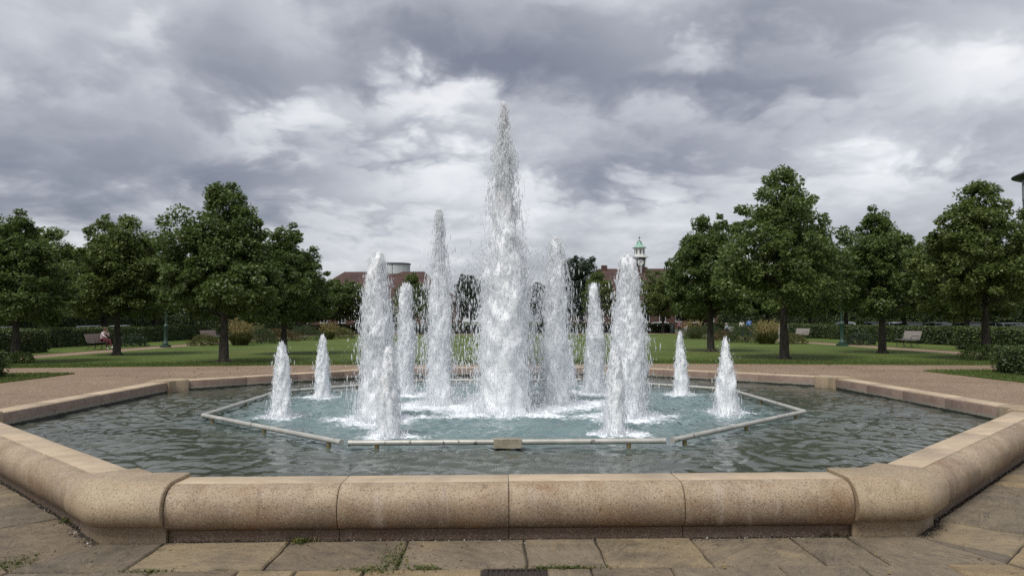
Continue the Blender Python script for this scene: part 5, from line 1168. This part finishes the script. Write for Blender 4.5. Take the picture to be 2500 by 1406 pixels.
obj('base_skirt', G().box(cxp-1.35, cxp+1.35, -1.35, 1.35, ridge-1.5, zz(653)).mesh(), 'roof_tile', cl)
zc_ = zz(640.5); face = obj('clock_face', G().tube([(cxp, -1.06, zc_), (cxp, -1.12, zc_)], .66, 28).mesh('face', 40), 'white_paint', tb)
for i in range(12):
    a = i*math.pi/6; obj('hour_mark', G().box(-.035, .035, -.012, 0, .47, .62).mesh(), 'dark_panel', face, (cxp, -1.122, zc_), (0, a, 0))
obj('hour_hand', G().box(-.04, .04, -.02, 0, -.08, .36).mesh(), 'dark_panel', face, (cxp, -1.135, zc_), (0, R(52), 0)); obj('minute_hand', G().box(-.03, .03, -.02, 0, -.1, .52).mesh(), 'dark_panel', face, (cxp, -1.158, zc_), (0, R(232), 0))
obj('cornice', G().box(cxp-1.55, cxp+1.55, -1.55, 1.55, zz(629)+.002, zz(626)).mesh(), 'white_paint', tb)
lan = obj('lantern', G().lathe([(1.28, zz(626)+.002), (1.28, zz(622)), (1.08, zz(621.9)), (1.08, zz(607))], 8, (cxp, 0, 0), math.pi/8).mesh('lantern'), 'white_paint', tb)
for i in range(8):
    a = i*math.pi/4; g = G(); hw_ = .17; z0, z1 = zz(620.5), zz(611)
    pts = [(-hw_, z0), (hw_, z0)]+[(hw_*math.cos(q), z1+hw_*math.sin(q)) for q in np.linspace(0, math.pi, 7)]
    g.add([(p_, -.02, z_) for p_, z_ in pts]+[(p_, .02, z_) for p_, z_ in pts], [tuple(range(len(pts)))]+[tuple(range(len(pts), 2*len(pts)))[::-1]])
    obj('louvre_opening', g.mesh(), 'clad_grey', lan, (cxp+1.015*math.cos(a), 1.015*math.sin(a), 0), (0, 0, a+math.pi/2))
obj('lantern_cornice', G().lathe([(1.15, zz(607)+.002), (1.42, zz(605.4)), (1.42, zz(604.4))], 8, (cxp, 0, 0), math.pi/8).mesh('lc'), 'white_paint', tb)
dome = obj('copper_dome', G().lathe([(1.46, zz(604.3)), (1.2, zz(602.4)), (.86, zz(600)), (.68, zz(597.4)), (.58, zz(594)), (.48, zz(591)), (.3, zz(589)), (.06, zz(588))], 16, (cxp, 0, 0)).mesh('dome', 50), 'copper', tb)
obj('weather_vane', G().tube([(cxp, 0, zz(590)), (cxp, 0, zz(574))], [.05, .03], 6).tube([(cxp-.28, 0, zz(580)), (cxp+.28, 0, zz(580))], .045, 6).tube([(cxp, 0, zz(581)), (cxp, 0, zz(579))], .13, 8).mesh(), 'dark_iron', dome)
for a in range(4):
    q = a*math.pi/2+.4; obj('dome_rib', G().tube([(cxp+.62*math.cos(q), .62*math.sin(q), zz(594.5)), (cxp+.55*math.cos(q), .55*math.sin(q), zz(590.5)), (cxp+.3*math.cos(q), .3*math.sin(q), zz(588.2)), (cxp, 0, zz(587))], .05, 5).mesh(), 'dark_iron', dome)
# round office tower at the right edge
dT = 105; rT = 5.0; xe = fx(2494.5, dT, 430); tw = thing('round_tower', 'dark round tower with a flaring cornice, cut by the right edge', 'tower', (xe+rT+1.15, dT, -.4))
k_ = dT+12.75; zq = lambda py: 1.6+(779.6-py)*k_/1825+.4
ov = (2494.5-2472)*k_/1825
obj('shaft', G().lathe([(rT, 0), (rT, zq(428))], 48).mesh('shaft', 30), 'slate_dark', tw); obj('cornice', G().lathe([(rT+.02, zq(429)), (rT+ov*.6, zq(425)), (rT+ov, zq(421.5)), (rT+ov, zq(419.2)), (rT+ov*.5, zq(413.5)), (rT-.2, zq(410))], 48).mesh('cor', 30), 'slate_dark', tw)
obj('dome', G().lathe([(rT-.15, zq(411)), (rT-.4, zq(400)), (rT-1.2, zq(385)), (rT-2.6, zq(372)), (.2, zq(362))], 48).mesh('dome', 50), 'slate_dark', tw)
for j in range(5):
    for i in range(24):
        a = i*math.pi/12; z1 = zq(444)-j*3.4; obj('window', G().box(-.52, .52, -.03, .03, z1-2.2, z1).mesh('window'), 'tower_glass', tw, ((rT+.01)*math.cos(a), (rT+.01)*math.sin(a), 0), (0, 0, a+math.pi/2))
# terraces of brick houses along both streets
def terrace(x, y0, y1, s_, label):
    n = Vector((s_, 0, 0)); cy_ = (y0+y1)/2; hl = (y1-y0)/2
    t = thing('brick_terrace', label, 'houses', (x, cy_, -.11), 0, 'brick houses along the streets')
    obj('wall', G().box(-4, 4, -hl, hl, 0, 5.2).mesh(), 'brick', t)
    g = G(); v = [(-4.4, -hl-.2, 5.21), (4.4, -hl-.2, 5.21), (4.4, hl+.2, 5.21), (-4.4, hl+.2, 5.21), (0, -hl-.2, 7.4), (0, hl+.2, 7.4)]
    obj('roof', mesh_py('roof', v, [(0, 1, 4), (1, 2, 5, 4), (2, 3, 5), (3, 0, 4, 5), (3, 2, 1, 0)]), 'roof_tile', t)
    k = int(2*hl/3.2)
    for i in range(k):
        yy = -hl+1.6+i*3.2
        for z in (1.0, 3.5):
            if z < 2 and i % 3 == 1: obj('door', G().box(min(4*s_, 4.06*s_), max(4*s_, 4.06*s_), yy-.5, yy+.5, .02, 2.1).mesh(), 'white_paint', t)
            else: window(t, 4*s_, yy, z, 1.5, 1.3, s_, 0)
        if i % 3 == 2: obj('chimney', G().box(-.4, .4, yy-.3, yy+.3, 6.8, 8.3).mesh(), 'brick', t)
terrace(-52, 22, 46, 1, 'brick houses glimpsed under the trees at the far left'); terrace(-52, 50, 86, 1, 'brick houses glimpsed behind the hedge left of the jets')
terrace(53, 18, 44, -1, 'brick houses behind the parked cars at the right edge'); terrace(53, 48, 86, -1, 'brick houses with white windows behind the far parked cars')
wb = thing('white_arcade', 'low white colonnaded building glimpsed under the trees right of the couple', 'building', (fx(1935, 104), 104, 0))
obj('wall', G().box(-9, 9, 0, 7, 0, 4).mesh(), 'brick', wb); obj('roof', G().box(-9.4, 9.4, -1.8, 7.4, 4.01, 4.4).mesh(), 'roof_tile', wb)
for i in range(11): obj('column', G().lathe([(.22, 0), (.22, .2), (.16, .25), (.15, 3.7), (.22, 3.8), (.22, 4.0)], 10, (-8.5+i*1.7, -1.4, 0)).mesh('col', 40), 'stone_trim', wb)
for i in range(10): window(wb, -7.65+i*1.7, 0, .9, 1.1, 1.9)
